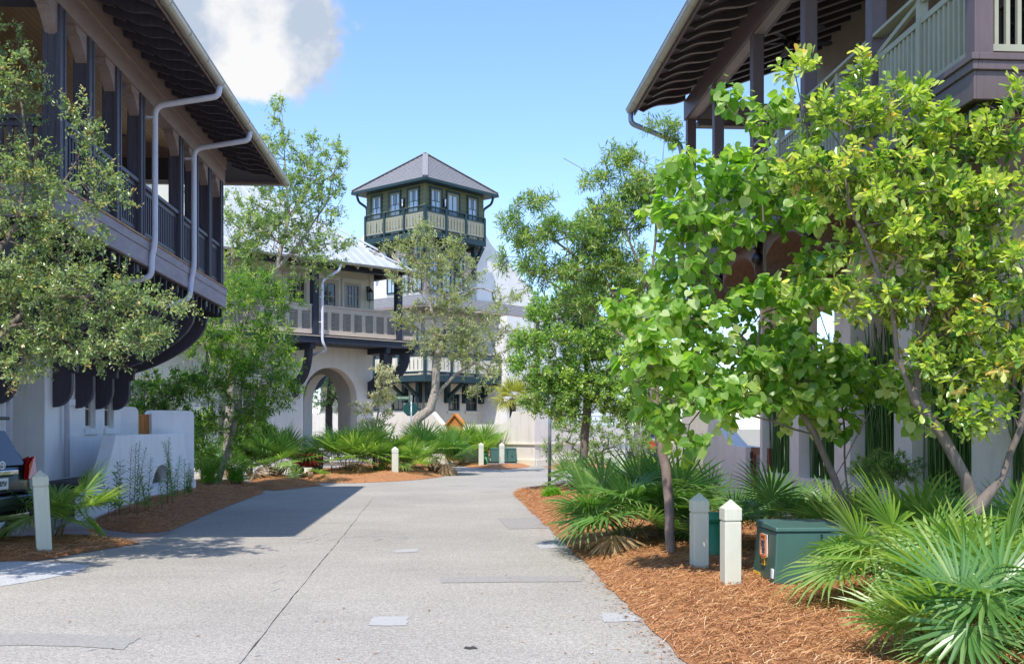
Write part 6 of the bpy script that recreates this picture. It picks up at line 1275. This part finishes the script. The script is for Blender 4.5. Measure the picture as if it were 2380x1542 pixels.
# ================================================================== CARS
def suv(label, loc, rz, paint, plate, H=1.78, badge=False):
    """nose along +x, tail face at x = 0; y across; rear details on the −x face"""
    o = empty('parked_car', label, 'car', loc, rz)
    st_ = [(-.02, .62, .98, .80, .66), (.06, .34, 1.10, .90, .76), (.22, .30, 1.18, .94, .82), (.9, .28, 1.16, .95, .84), (2.2, .28, 1.12, .95, .84), (3.2, .28, 1.08, .95, .80), (4.3, .30, 1.0, .92, .7), (4.65, .36, .86, .80, .6), (4.72, .46, .70, .68, .5)]
    V = []; ring_n = 16
    for x, zb, zt, wd, _ in st_:
        for k in range(ring_n):
            a_ = 2*math.pi*k/ring_n; cx, cz = math.cos(a_), math.sin(a_); e_ = .38
            yy = wd*math.copysign(abs(cx)**e_, cx); zz = (zb+zt)/2+(zt-zb)/2*math.copysign(abs(cz)**e_, cz); V.append((x, yy, zz))
    fs = [(i*ring_n+k, i*ring_n+(k+1) % ring_n, (i+1)*ring_n+(k+1) % ring_n, (i+1)*ring_n+k) for i in range(len(st_)-1) for k in range(ring_n)]+[tuple(range(ring_n))[::-1], tuple((len(st_)-1)*ring_n+k for k in range(ring_n))]
    b = MB(); b.add(V, fs, True)
    # cabin
    cs = [(.03, 1.02, 1.04, .86, .84), (.20, 1.02, 1.40, .88, .76), (.40, 1.02, H-.06, .90, .70), (.8, 1.02, H, .90, .70), (2.2, 1.0, H-.02, .90, .70), (2.75, 1.0, H-.12, .90, .68), (3.45, 1.0, 1.06, .88, .84)]
    V = [(x, y, z) for x, z0, z1, w0, w1 in cs for y, z in ((-w0, z0), (-w0*.985, z0+(z1-z0)*.12), (-w1-.05, z0+(z1-z0)*.82), (-w1+.06, z1), (w1-.06, z1), (w1+.05, z0+(z1-z0)*.82), (w0*.985, z0+(z1-z0)*.12), (w0, z0))]
    b.add(V, [(i*8+k, i*8+k+1, (i+1)*8+k+1, (i+1)*8+k) for i in range(len(cs)-1) for k in range(7)], True); bo = b.build('body', paint, o)
    ss = bo.modifiers.new('smooth', 'SUBSURF'); ss.levels = ss.render_levels = 1
    # rear glass follows the slope of the hatch
    MB().add([(.045, -.70, 1.12), (.045, .70, 1.12), (.285, .60, 1.60), (.285, -.60, 1.60)], [(0, 1, 2, 3)]).add([(.03, -.70, 1.12), (.03, .70, 1.12), (.27, .60, 1.60), (.27, -.60, 1.60)], [(3, 2, 1, 0)]).build('rear_window', M['glass'], o)
    MB().box(.2, .62, -.62, .62, H-.03, H+.02).build('spoiler', paint, o, bevel=.015)
    for s_ in (-1, 1):
        MB().box(.9, 1.7, s_*.895, s_*.90, 1.14, 1.5).box(1.78, 2.7, s_*.895, s_*.90, 1.12, 1.52).build('side_window', M['glass'], o)
        t_ = MB().add([(-.07, s_*.62, .92), (-.06, s_*.88, .90), (.14, s_*.985, .94), (.20, s_*.985, 1.18), (.0, s_*.90, 1.24), (-.06, s_*.66, 1.12)], [(0, 1, 4, 5), (1, 2, 3, 4)]).add([(-.015, s_*.60, .92), (0, s_*.82, .90), (.18, s_*.925, .94), (.22, s_*.925, 1.18), (.05, s_*.84, 1.24), (0, s_*.66, 1.12)], [(5, 4, 1, 0), (4, 3, 2, 1)]); t_.build('tail_light', M['red_lens'], o)
    bp_ = MB().prism([(-.16, .52), (-.20, .60), (-.18, .72), (.0, .76), (.5, .76), (.5, .40), (.05, .36)], -.95, .95, 'y').build('bumper', paint, o, bevel=.03)
    MB().box(-.15, .0, -.62, .62, .761, .772).build('bumper_step', M['rubber'], o); MB().box(-.185, -.1, -.45, .45, .40, .47).build('skid_plate', M['chrome'], o, bevel=.01)
    MB().box(-.045, .0, -.42, .42, .99, 1.06).build('garnish', M['chrome'], o, bevel=.01)
    pl = MB().box(-.055, -.02, -.155, .155, .80, .955).build('number_plate', M['white'], o, bevel=.006)
    text('plate_number', plate, .10, rotz(-90) @ Matrix.Translation((0, -.058, .877)) @ UP_TXT, M['ink'], pl, sx=.8)
    if badge:
        bg_ = MB(); bg_.tube([(-.05, .075*math.cos(a_), 1.13+.052*math.sin(a_)) for a_ in [2*math.pi*k/24 for k in range(25)]], .009, 8, False).tube([(-.052, .03*math.cos(a_), 1.13+.05*math.sin(a_)) for a_ in [2*math.pi*k/20 for k in range(21)]], .007, 8, False).tube([(-.053, .055*math.cos(a_), 1.155+.02*math.sin(a_)) for a_ in [2*math.pi*k/20 for k in range(21)]], .007, 8, False); bg_.build('emblem', M['chrome'], o)
    for x in (.95, 3.75):
        for s_ in (-1, 1):
            w0 = MB().tube([(x, s_*.98, .37), (x, s_*.74, .37)], .37, 24).build('wheel', M['rubber'], o); MB().lathe([(.0, 0), (.22, .0), (.24, .02)], (0, 0, 0), 20).build('rim', M['chrome'], w0).matrix_local = Matrix.Translation((x, s_*.985, .37)) @ Matrix.Rotation(R(-90*s_), 4, 'X')
    return o
c0 = base(-4, 14.3); suv('pewter coloured car parked at the left edge with its rear toward the road', c0, R(180-9), M['car_gray'], "1B75V", badge=True)
suv('dark blue car with red tail light half hidden behind the swept wall', base(1569, 36.5), R(90), M['car_blue'], "A37", H=1.66)
